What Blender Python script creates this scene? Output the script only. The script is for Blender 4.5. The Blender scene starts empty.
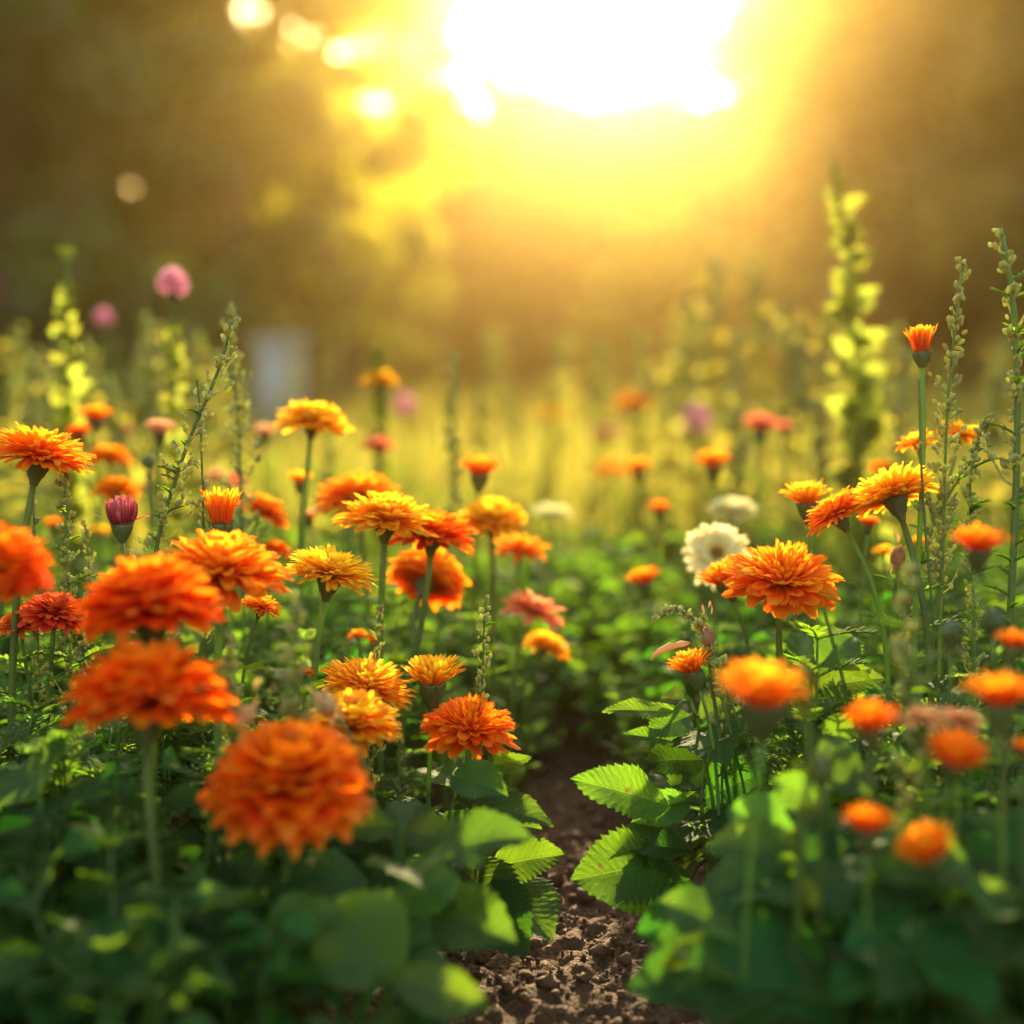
import bpy, math, random
import numpy as np
from mathutils import Vector, Matrix, noise

R = math.radians
sc = bpy.context.scene
# ------------------------------------------------------------------ camera, world, sun, exposure
FPX = 1422.2
PITCH = 5.3
CAM_Z = 0.45
A_MM = 25.5            # diameter of the lens opening
FOCUS = 1.13
cam_d = bpy.data.cameras.new("camera"); cam = bpy.data.objects.new("camera", cam_d)
sc.collection.objects.link(cam); sc.camera = cam
cam_d.lens = 50; cam_d.sensor_width = 36
cam.location = (0, 0, CAM_Z); cam.rotation_euler = (R(90 - PITCH), 0, 0)
cam_d.clip_start = 0.02; cam_d.clip_end = 3000
cam_d.dof.use_dof = True; cam_d.dof.focus_distance = FOCUS; cam_d.dof.aperture_fstop = 50.0 / A_MM

SUN_EL, SUN_AZ = 17.0, 4.8       # above the horizon, to the right of straight ahead
world = bpy.data.worlds.new("World"); sc.world = world; world.use_nodes = True
wn = world.node_tree; wn.nodes.clear()
sky = wn.nodes.new("ShaderNodeTexSky"); sky.sky_type = 'NISHITA'; sky.sun_disc = False
sky.sun_elevation = R(SUN_EL); sky.sun_rotation = R(SUN_AZ)
sky.air_density = 1.9; sky.dust_density = 3.0; sky.ozone_density = 1.0
bg = wn.nodes.new("ShaderNodeBackground"); bg.inputs['Strength'].default_value = 0.135
wo = wn.nodes.new("ShaderNodeOutputWorld")
wn.links.new(sky.outputs[0], bg.inputs[0]); wn.links.new(bg.outputs[0], wo.inputs[0])
sd = bpy.data.lights.new("sun", 'SUN'); sun = bpy.data.objects.new("sun", sd); sc.collection.objects.link(sun)
sd.energy = 5.0; sd.angle = R(0.6); sd.color = (1.0, 0.76, 0.42)
dirv = Vector((math.sin(R(SUN_AZ)) * math.cos(R(SUN_EL)), math.cos(R(SUN_AZ)) * math.cos(R(SUN_EL)), math.sin(R(SUN_EL))))
sun.rotation_euler = dirv.to_track_quat('Z', 'Y').to_euler(); sun.location = (0, 0, 20)
sc.view_settings.view_transform = 'Standard'; sc.view_settings.look = 'None'
sc.view_settings.exposure = 2.12; sc.view_settings.gamma = 1.0
sc.cycles.use_denoising = True
try: sc.cycles.denoiser = 'OPENIMAGEDENOISE'
except Exception: pass
sc.cycles.max_bounces = 7; sc.cycles.diffuse_bounces = 4; sc.cycles.glossy_bounces = 2
sc.cycles.transmission_bounces = 4; sc.cycles.volume_bounces = 0
sc.cycles.sample_clamp_indirect = 6.0

HAZE_DENS, HAZE_G, HAZE_COL = 0.0046, 0.92, (1.0, 0.68, 0.22)

# ------------------------------------------------------------------ helpers
PC, PS = math.cos(R(PITCH)), math.sin(R(PITCH))
def dm(D):
    return D if D > .95 else .95 - (.95 - D) * .65
def at(px, py, D):
    D = dm(D)
    xc = (px - 512) / FPX * D; yc = -(py - 512) / FPX * D
    return Vector((xc, D * PC + yc * PS, CAM_Z + yc * PC - D * PS))

COL = sc.collection
def link(o, parent=None):
    COL.objects.link(o)
    if parent is not None: o.parent = parent
    return o
def props(o, label=None, cat=None, group=None, kind=None):
    if label: o['label'] = label
    if cat: o['category'] = cat
    if group: o['group'] = group
    if kind: o['kind'] = kind
    return o
def thing(name, loc, label, cat, group=None):
    o = bpy.data.objects.new(name, None); o.location = loc; o.empty_display_size = 0.02
    link(o); return props(o, label, cat, group)
def copy_tree(o, parent=None):
    c = o.copy(); link(c, parent)
    for ch in kids.get(o.name, []): copy_tree(ch, c)
    return c
kids = {}
def inst(name, me, parent=None, loc=(0, 0, 0), rot=None, scale=None):
    o = bpy.data.objects.new(name, me); link(o, parent)
    o.location = loc
    if rot is not None: o.rotation_mode = 'QUATERNION'; o.rotation_quaternion = rot
    if scale is not None: o.scale = (scale,) * 3 if not hasattr(scale, '__len__') else scale
    if parent is not None: kids.setdefault(parent.name, []).append(o)
    return o

class MB:
    """collects vertex grids with a 3-channel surface attribute"""
    def __init__(s): s.v = []; s.f = []; s.a = []; s.n = 0
    def grids(s, P, A, wrap=False):
        """P (n,nv,nu,3), A (n,nv,nu,3)"""
        P = np.asarray(P, float); n, nv, nu, _ = P.shape
        A = np.broadcast_to(np.asarray(A, float), P.shape)
        idx = np.arange(n * nv * nu).reshape(n, nv, nu) + s.n
        if wrap: idx = np.concatenate([idx, idx[:, :, :1]], 2)
        q = np.stack([idx[:, :-1, :-1], idx[:, :-1, 1:], idx[:, 1:, 1:], idx[:, 1:, :-1]], -1).reshape(-1, 4)
        s.v.append(P.reshape(-1, 3)); s.a.append(A.reshape(-1, 3)); s.f.append(q); s.n += n * nv * nu
    def grid(s, P, A): s.grids(np.asarray(P)[None], np.broadcast_to(np.asarray(A, float), np.asarray(P).shape)[None])
    def tube(s, pts, rad, sides=8, a=(0.5, 0.5, 0.5), ridge=0.0, cap=True):
        pts = np.array([list(p) for p in pts], float); m = len(pts)
        rad = np.broadcast_to(np.asarray(rad, float), (m,)).copy()
        if cap:
            pts = np.vstack([pts[:1], pts, pts[-1:]]); rad = np.concatenate([[rad[0] * .02], rad, [rad[-1] * .02]]); m += 2
        T = np.gradient(pts, axis=0)
        ln = np.linalg.norm(T, axis=1, keepdims=True); ln[ln < 1e-9] = 1; T = T / ln
        up = np.array([0.9, 0.1, 0.2]) if abs(T[:, 0]).mean() < .7 else np.array([0.1, .9, .2])
        U = np.cross(T, up); U /= np.linalg.norm(U, axis=1, keepdims=True) + 1e-9
        V = np.cross(T, U)
        th = np.linspace(0, 2 * np.pi, sides, endpoint=False)
        rr = rad[:, None] * (1 + ridge * np.cos(th * 5))[None]
        P = pts[:, None] + U[:, None] * (np.cos(th)[None] * rr)[..., None] + V[:, None] * (np.sin(th)[None] * rr)[..., None]
        A = np.zeros(P.shape); A[..., 0] = a[0]; A[..., 1] = np.linspace(0, 1, m)[:, None]; A[..., 2] = a[2]
        s.grids(P[None], A[None], wrap=True)
    def ells(s, C, Rr, Ax=None, stretch=1.4, a=(.5, .5, .5), nu=6, nv=5, rnd=None):
        C = np.asarray(C, float).reshape(-1, 3); n = len(C); Rr = np.broadcast_to(np.asarray(Rr, float), (n,))
        ph = np.linspace(0.05, np.pi - .05, nv); th = np.linspace(0, 2 * np.pi, nu, endpoint=False)
        S = np.stack([np.sin(ph)[:, None] * np.cos(th)[None], np.sin(ph)[:, None] * np.sin(th)[None], np.broadcast_to(np.cos(ph)[:, None] * stretch, (nv, nu))], -1)
        if Ax is None: Ax = np.tile([0, 0, 1.], (n, 1))
        Ax = np.asarray(Ax, float).reshape(-1, 3); Ax = Ax / (np.linalg.norm(Ax, axis=1, keepdims=True) + 1e-9)
        h = np.where(np.abs(Ax[:, :1]) < .8, [[1., 0, 0]], [[0, 1., 0]])
        U = np.cross(Ax, h); U /= np.linalg.norm(U, axis=1, keepdims=True); V = np.cross(Ax, U)
        M = np.stack([U, V, Ax], 1)
        P = np.einsum('vuk,nkj->nvuj', S, M) * Rr[:, None, None, None] + C[:, None, None]
        A = np.zeros(P.shape); A[...] = a
        if rnd is not None: A[..., 2] = rnd.random(n)[:, None, None]
        s.grids(P, A, wrap=True)
    def mesh(s, name, mat, smooth=True):
        me = bpy.data.meshes.new(name)
        v = np.concatenate(s.v); f = np.concatenate(s.f).astype(np.int32); a = np.concatenate(s.a)
        me.vertices.add(len(v)); me.vertices.foreach_set('co', v.ravel())
        me.loops.add(len(f) * 4); me.loops.foreach_set('vertex_index', f.ravel())
        me.polygons.add(len(f)); me.polygons.foreach_set('loop_start', np.arange(len(f), dtype=np.int32) * 4)
        me.update(calc_edges=True)
        at_ = me.attributes.new('pc', 'FLOAT_COLOR', 'POINT')
        at_.data.foreach_set('color', np.concatenate([a, np.ones((len(a), 1))], 1).ravel())
        if smooth: me.polygons.foreach_set('use_smooth', np.ones(len(f), bool))
        me.materials.append(mat); me.validate()
        return me

def sm(x, a, b):
    t = np.clip((x - a) / (b - a), 0, 1); return t * t * (3 - 2 * t)

# ------------------------------------------------------------------ materials
def nt(name):
    m = bpy.data.materials.new(name); m.use_nodes = True; t = m.node_tree; t.nodes.clear()
    out = t.nodes.new("ShaderNodeOutputMaterial"); return m, t, out
def N(t, typ, **kw):
    n = t.nodes.new(typ)
    for k, v in kw.items():
        if k in ('operation', 'blend_type', 'attribute_name', 'data_type', 'noise_dimensions', 'feature'): setattr(n, k, v)
        else: n.inputs[k].default_value = v
    return n
def math_(t, op, a, b=None, c=None, clamp=False):
    n = t.nodes.new("ShaderNodeMath"); n.operation = op; n.use_clamp = clamp
    for i, x in enumerate((a, b, c)):
        if x is None: continue
        if isinstance(x, (int, float)): n.inputs[i].default_value = x
        else: t.links.new(x, n.inputs[i])
    return n.outputs[0]
def ramp(t, fac, stops):
    n = t.nodes.new("ShaderNodeValToRGB"); e = n.color_ramp.elements
    while len(e) < len(stops): e.new(0.5)
    for i, (p, c) in enumerate(stops): e[i].position = p; e[i].color = (*c, 1)
    t.links.new(fac, n.inputs[0]); return n.outputs[0]
def pcsep(t):
    a = N(t, "ShaderNodeAttribute", attribute_name='pc'); s = t.nodes.new("ShaderNodeSeparateColor")
    t.links.new(a.outputs['Color'], s.inputs[0]); return s.outputs
def leafy_shader(t, out, col, tcol, tfac, rough=.5, spec=.4, bump=None, sheen=0.0):
    """thin tissue: diffuse + light passing through + a weak waxy gloss"""
    p = N(t, "ShaderNodeBsdfDiffuse", Roughness=.4); t.links.new(col, p.inputs['Color'])
    tr = N(t, "ShaderNodeBsdfTranslucent"); t.links.new(tcol, tr.inputs['Color'])
    mx = t.nodes.new("ShaderNodeMixShader"); mx.inputs[0].default_value = tfac
    t.links.new(p.outputs[0], mx.inputs[1]); t.links.new(tr.outputs[0], mx.inputs[2])
    gl = N(t, "ShaderNodeBsdfGlossy", Roughness=rough); gl.inputs['Color'].default_value = (.8, .85, .8, 1)
    m2 = t.nodes.new("ShaderNodeMixShader"); m2.inputs[0].default_value = .12 * spec + .006
    t.links.new(mx.outputs[0], m2.inputs[1]); t.links.new(gl.outputs[0], m2.inputs[2]); t.links.new(m2.outputs[0], out.inputs[0])
    if bump is not None:
        b = N(t, "ShaderNodeBump", Strength=.5, Distance=.001); t.links.new(bump, b.inputs['Height'])
        for q in (p, tr, gl): t.links.new(b.outputs[0], q.inputs['Normal'])

def petal_mat(name, base, mid, tip, tfac=.45, trans_gain=1.0):
    m, t, out = nt(name); s = pcsep(t)
    # r: along the petal, g: row (0 outer .. 1 inner), b: random
    f = math_(t, 'ADD', math_(t, 'MULTIPLY', s[0], .72), math_(t, 'MULTIPLY', s[1], .28))
    f = math_(t, 'ADD', f, math_(t, 'MULTIPLY', math_(t, 'SUBTRACT', s[2], .5), .22))
    c = ramp(t, f, [(0.12, base), (0.46, mid), (0.78, tip)])
    tc = N(t, "ShaderNodeTexCoord"); nz = N(t, "ShaderNodeTexNoise", Scale=9.0, Detail=3.0)
    t.links.new(tc.outputs['Object'], nz.inputs['Vector'])
    h = N(t, "ShaderNodeHueSaturation"); t.links.new(c, h.inputs['Color'])
    t.links.new(math_(t, 'ADD', math_(t, 'MULTIPLY', nz.outputs[0], .35), .78), h.inputs['Value'])
    oi = N(t, "ShaderNodeObjectInfo")
    t.links.new(math_(t, 'ADD', math_(t, 'MULTIPLY', oi.outputs['Random'], .02), .488), h.inputs['Hue'])
    leafy_shader(t, out, h.outputs[0], h.outputs[0], tfac, rough=.5, spec=.08)
    return m
PAL = {
 'fire':   petal_mat('petal_fire',   (.64, .010, .003), (.95, .06, .003), (1.0, .27, .007), .62),
 'orange': petal_mat('petal_orange', (.78, .045, .004), (.96, .16, .005), (1.0, .42, .014), .62),
 'gold':   petal_mat('petal_gold',   (.90, .16, .006), (1.0, .36, .008), (1.0, .62, .025), .68),
 'red':    petal_mat('petal_red',    (.42, .012, .008), (.62, .03, .01), (.80, .16, .02), .4),
 'coral':  petal_mat('petal_coral',  (.70, .08, .03), (.85, .20, .09), (.92, .36, .18), .45),
 'peach':  petal_mat('petal_peach',  (.72, .22, .07), (.85, .40, .16), (.90, .55, .28), .4),
 'cream':  petal_mat('petal_cream',  (.80, .48, .04), (.88, .74, .18), (.90, .86, .50), .45),
 'pink':   petal_mat('petal_pink',   (.55, .12, .28), (.74, .26, .42), (.82, .42, .55), .4),
 'plum':   petal_mat('petal_plum',   (.22, .015, .03), (.42, .04, .07), (.62, .14, .16), .35),
}
def green_mat(name, col, tcol, tfac=.35, rough=.5, veins=0.0, spec=.4, var=.35, sheen=0.0):
    m, t, out = nt(name); s = pcsep(t)
    oi = N(t, "ShaderNodeObjectInfo"); tc = N(t, "ShaderNodeTexCoord")
    nz = N(t, "ShaderNodeTexNoise", Scale=28.0, Detail=4.0); t.links.new(tc.outputs['Object'], nz.inputs['Vector'])
    v = math_(t, 'ADD', math_(t, 'MULTIPLY', nz.outputs[0], var), 1 - var / 2)
    v = math_(t, 'MULTIPLY', v, math_(t, 'ADD', math_(t, 'MULTIPLY', s[2], .6), .7))
    v = math_(t, 'MULTIPLY', v, math_(t, 'ADD', math_(t, 'MULTIPLY', oi.outputs['Random'], .4), .8))
    bump = None; vein = None
    if veins:
        # r: across -1..1 mapped 0..1, g: along
        ac = math_(t, 'ABSOLUTE', math_(t, 'SUBTRACT', math_(t, 'MULTIPLY', s[0], 2.0), 1.0))
        lat = math_(t, 'FRACT', math_(t, 'SUBTRACT', math_(t, 'MULTIPLY', s[1], veins), math_(t, 'MULTIPLY', ac, 1.6)))
        lat = math_(t, 'ABSOLUTE', math_(t, 'SUBTRACT', lat, .5))
        l1 = math_(t, 'SUBTRACT', 1.0, math_(t, 'DIVIDE', lat, .09), clamp=True)
        l2 = math_(t, 'SUBTRACT', 1.0, math_(t, 'DIVIDE', ac, .05), clamp=True)
        vein = math_(t, 'MAXIMUM', l1, l2)
        nz2 = N(t, "ShaderNodeTexNoise", Scale=260.0, Detail=2.0); t.links.new(tc.outputs['Object'], nz2.inputs['Vector'])
        bump = math_(t, 'ADD', math_(t, 'MULTIPLY', nz2.outputs[0], .8), math_(t, 'MULTIPLY', vein, -.7))
    outs = []
    for c0 in (col, tcol):
        h = N(t, "ShaderNodeHueSaturation", Color=(*c0, 1)); t.links.new(v, h.inputs['Value'])
        t.links.new(math_(t, 'ADD', math_(t, 'MULTIPLY', s[2], .035), .482), h.inputs['Hue'])
        o = h.outputs[0]
        if vein is not None:
            mx = N(t, "ShaderNodeMix", data_type='RGBA'); t.links.new(math_(t, 'MULTIPLY', vein, .42), mx.inputs[0])
            t.links.new(o, mx.inputs[6])
            nb = N(t, "ShaderNodeTexNoise", Scale=75.0, Detail=3.0); t.links.new(tc.outputs['Object'], nb.inputs['Vector'])
            sp_ = math_(t, 'MULTIPLY', math_(t, 'SUBTRACT', nb.outputs[0], .66), 9.0, clamp=True)
            m3 = N(t, "ShaderNodeMix", data_type='RGBA'); t.links.new(sp_, m3.inputs[0]); m3.inputs[7].default_value = (.16, .09, .03, 1)
            mx.inputs[7].default_value = (c0[0] * 1.5 + .02, c0[1] * 1.25 + .02, c0[2] * 1.4 + .01, 1); t.links.new(mx.outputs[2], m3.inputs[6]); o = m3.outputs[2]
        outs.append(o)
    leafy_shader(t, out, outs[0], outs[1], tfac, rough=rough, spec=spec, bump=bump, sheen=sheen)
    return m
M_LEAF = green_mat('leaf_green', (.035, .095, .018), (.15, .31, .012), .5, .5, veins=8.0, spec=.08)
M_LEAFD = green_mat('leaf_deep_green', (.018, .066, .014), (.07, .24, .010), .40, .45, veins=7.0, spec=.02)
M_FEATH = green_mat('feather_leaf', (.045, .10, .018), (.26, .48, .02), .5, .6, spec=.1)
M_STEM = green_mat('stem_green', (.065, .12, .020), (.28, .42, .04), .32, .55, sheen=.3, spec=.3)
M_CALYX = green_mat('calyx_green', (.055, .085, .02), (.2, .25, .04), .12, .55, sheen=.2)
M_BUD = green_mat('seed_bud', (.26, .28, .08), (.62, .64, .18), .45, .6, sheen=.4)
M_BROWNBUD = green_mat('dry_bud', (.26, .13, .07), (.5, .28, .12), .3, .7, sheen=.3)
M_HUSK = green_mat('dry_husk', (.62, .40, .18), (.8, .5, .2), .35, .7, sheen=.3)
M_MEADOW = green_mat('meadow_green', (.13, .15, .025), (.50, .46, .05), .48, .6, spec=.2)
M_SPIKE = green_mat('weed_leaf_lit', (.14, .17, .03), (.42, .48, .05), .55, .6, spec=.05)
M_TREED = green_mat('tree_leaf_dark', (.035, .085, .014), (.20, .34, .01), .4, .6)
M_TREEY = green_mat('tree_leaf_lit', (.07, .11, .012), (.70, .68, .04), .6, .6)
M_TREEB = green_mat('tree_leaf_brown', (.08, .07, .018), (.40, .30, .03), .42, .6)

def simple_mat(name, col, rough=.8, nscale=30, var=.5, bump=.3, bdist=.005):
    m, t, out = nt(name)
    tc = N(t, "ShaderNodeTexCoord"); nz = N(t, "ShaderNodeTexNoise", Scale=nscale, Detail=6.0); t.links.new(tc.outputs['Object'], nz.inputs['Vector'])
    h = N(t, "ShaderNodeHueSaturation", Color=(*col, 1)); t.links.new(math_(t, 'ADD', math_(t, 'MULTIPLY', nz.outputs[0], var * 2), 1 - var), h.inputs['Value'])
    p = N(t, "ShaderNodeBsdfPrincipled", Roughness=rough); t.links.new(h.outputs[0], p.inputs['Base Color'])
    b = N(t, "ShaderNodeBump", Strength=bump, Distance=bdist); t.links.new(nz.outputs[0], b.inputs['Height']); t.links.new(b.outputs[0], p.inputs['Normal'])
    t.links.new(p.outputs[0], out.inputs[0]); return m
M_BARK = simple_mat('bark', (.09, .06, .04), .9, 6, .6, .8, .05)
M_CLOD = simple_mat('soil_clod', (.10, .050, .025), .85, 260, .5, .9, .002)
M_BOX = simple_mat('pale_paint', (.24, .27, .31), .6, 8, .15, .1, .002)
M_DISC = simple_mat('flower_disc', (.30, .16, .02), .8, 120, .5, .6, .002)

# ------------------------------------------------------------------ ground
def soil_mat():
    m, t, out = nt('soil'); geo = N(t, "ShaderNodeNewGeometry")
    n1 = N(t, "ShaderNodeTexNoise", Scale=7.0, Detail=5.0); n2 = N(t, "ShaderNodeTexNoise", Scale=170.0, Detail=6.0, Roughness=.65)
    n3 = N(t, "ShaderNodeTexVoronoi", Scale=230.0)
    for n in (n1, n2, n3): t.links.new(geo.outputs['Position'], n.inputs['Vector'])
    f = math_(t, 'ADD', math_(t, 'MULTIPLY', n1.outputs[0], .5), math_(t, 'MULTIPLY', n2.outputs[0], .5))
    c = ramp(t, f, [(.3, (.04, .020, .011)), (.5, (.09, .045, .022)), (.72, (.16, .085, .045))])
    sp = t.nodes.new("ShaderNodeSeparateXYZ"); t.links.new(geo.outputs['Position'], sp.inputs[0])
    far = math_(t, 'DIVIDE', math_(t, 'SUBTRACT', sp.outputs[1], 2.2), 2.5, clamp=True)
    g = ramp(t, f, [(.3, (.05, .07, .015)), (.7, (.12, .15, .03))])
    mx = N(t, "ShaderNodeMix", data_type='RGBA'); t.links.new(far, mx.inputs[0]); t.links.new(c, mx.inputs[6]); t.links.new(g, mx.inputs[7])
    p = N(t, "ShaderNodeBsdfPrincipled", Roughness=.88); p.inputs['Specular IOR Level'].default_value = .25
    t.links.new(mx.outputs[2], p.inputs['Base Color'])
    hh = math_(t, 'SUBTRACT', n2.outputs[0], math_(t, 'MULTIPLY', n3.outputs[0], .5))
    b = N(t, "ShaderNodeBump", Strength=.9, Distance=.006); t.links.new(hh, b.inputs['Height']); t.links.new(b.outputs[0], p.inputs['Normal'])
    t.links.new(p.outputs[0], out.inputs[0]); return m
M_SOIL = soil_mat()
def gh(x, y):
    """height of the soil"""
    near = 1 - sm(np.array(y), 2.4, 4.0)
    v = Vector((x, y, 0))
    h = .012 * noise.noise(v * 9) + .008 * abs(noise.noise(v * 28 + Vector((3, 1, 0)))) + .006 * noise.noise(v * 70) + .0035 * noise.noise(v * 160)
    bed = .018 * float(sm(np.array(abs(x - .05)), .10, .22))
    return float(near) * (h + bed) - .006
def axis(fine0, fine1, n, lim0, lim1, k):
    a = list(np.linspace(fine0, fine1, n)); st = (fine1 - fine0) / n
    p, s = fine1, st
    while p < lim1: s *= k; p += s; a.append(min(p, lim1))
    p, s = fine0, st
    while p > lim0: s *= k; p -= s; a.insert(0, max(p, lim0))
    return np.array(a)
xs = axis(-.20, .34, 190, -250, 250, 1.13); ys = axis(.86, 1.75, 230, -60, 500, 1.11)
P = np.zeros((len(ys), len(xs), 3))
for j, y in enumerate(ys):
    for i, x in enumerate(xs):
        P[j, i] = (x, y, gh(x, y) if (abs(x) < 4 and 0 < y < 4) else -.006)
mb = MB(); mb.grid(P, (.5, .5, .5)); g = inst('ground', mb.mesh('ground', M_SOIL)); props(g, kind='structure')

rng = np.random.default_rng(5); rnd = random.Random(11)
# clods of earth: uncountable
mb = MB()
n = 8000
cx = rng.uniform(-.26, .40, n); cy = rng.uniform(.84, 1.9, n); cr = np.minimum(.0006 + rng.exponential(.0011, n), .008); cr[:40] = rng.uniform(.005, .010, 40)
ph = np.linspace(0.08, np.pi - .08, 6); th = np.linspace(0, 2 * np.pi, 8, endpoint=False)
S0 = np.stack([np.sin(ph)[:, None] * np.cos(th), np.sin(ph)[:, None] * np.sin(th), np.broadcast_to(np.cos(ph)[:, None], (6, 8))], -1)
Pc = np.zeros((n, 6, 8, 3))
for i in range(n):
    k = rng.normal(0, 1, (3, 3)) * 1.1; o = rng.uniform(0, 6, 3)
    bump = 1 + .22 * np.sin(S0 @ k[0] * 2 + o[0]) + .16 * np.sin(S0 @ k[1] * 4 + o[1]) + .16 * rng.normal(0, 1, (6, 8))
    Pc[i] = S0 * bump[..., None] * cr[i] * np.array([1, 1, .75]) + np.array([cx[i], cy[i], gh(cx[i], cy[i]) + cr[i] * .35])
mb.grids(Pc, (.5, .5, .5), wrap=True)
o = inst('soil_crumbs', mb.mesh('soil_crumbs', M_CLOD)); props(o, 'loose brown crumbs and small clods of earth on the bare path', 'soil', kind='stuff')

# ------------------------------------------------------------------ flower heads
def petals(mb, rows, rng, nu=5, nv=6):
    for r in rows:
        n = r['n']; j = r.get('j', .08)
        phi = (np.arange(n) + rng.uniform(0, 1) + rng.normal(0, .16, n)) * 2 * np.pi / n
        L = r['L'] * (1 + rng.normal(0, j, n)); W = r['W'] * (1 + rng.normal(0, .12, n))
        e0 = R(1) * (r['e0'] + rng.normal(0, r.get('ej', 5), n)); e1 = R(1) * (r['e1'] + rng.normal(0, r.get('ej', 5) * 1.6, n))
        tw = rng.normal(0, r.get('tw', .18), n); cup = r.get('cup', .25) + rng.normal(0, .12, n)
        t = np.linspace(0, 1, nv); s = np.linspace(-1, 1, nu)
        e = e0[:, None] + (e1 - e0)[:, None] * t[None]
        dl = L[:, None] / (nv - 1)
        cr = np.concatenate([np.zeros((n, 1)), np.cumsum(np.cos((e[:, 1:] + e[:, :-1]) / 2) * dl, 1)], 1) + r.get('r0', .1)
        cz = np.concatenate([np.zeros((n, 1)), np.cumsum(np.sin((e[:, 1:] + e[:, :-1]) / 2) * dl, 1)], 1) + r.get('z0', 0) + rng.normal(0, .01, n)[:, None]
        b = r.get('b', .35); tp = r.get('tip', .72)
        wt = (b + (1 - b) * sm(t, 0, .62)) * np.sqrt(np.clip(1 - (np.clip((t - tp) / (1 - tp), 0, 1) ** 2) * r.get('cut', .8), .02, 1))
        w = W[:, None] * wt[None] / 2
        tip = sm(t, .78, 1)[None, :, None]
        notch = r.get('notch', .05)
        ext = (np.cos(s * np.pi * 3 * .98)[None, None] * notch - (s ** 2)[None, None] * r.get('arc', .05)) * L[:, None, None] * tip * (1 + rng.normal(0, .5, (n, 1, 1)))
        er, ez = np.cos(e)[..., None], np.sin(e)[..., None]
        nr, nz_ = -np.sin(e)[..., None], np.cos(e)[..., None]
        off_t = s[None, None] * w[..., None] * np.cos(tw)[:, None, None]
        off_n = s[None, None] * w[..., None] * np.sin(tw)[:, None, None] + cup[:, None, None] * (s ** 2)[None, None] * w[..., None] + .035 * np.cos(s * np.pi * 2)[None, None] * w[..., None] * 2 \
            + rng.normal(0, .02, (n, nv, 1)) * L[:, None, None] * t[None, :, None]
        rr = cr[..., None] + er * ext + nr * off_n; zz = cz[..., None] + ez * ext + nz_ * off_n
        c, sn = np.cos(phi)[:, None, None], np.sin(phi)[:, None, None]
        P = np.stack([rr * c - off_t * sn, rr * sn + off_t * c, zz], -1)
        A = np.zeros(P.shape); A[..., 0] = t[None, :, None]; A[..., 1] = r.get('row', .5); A[..., 2] = rng.random(n)[:, None, None]
        mb.grids(P, A)

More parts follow.
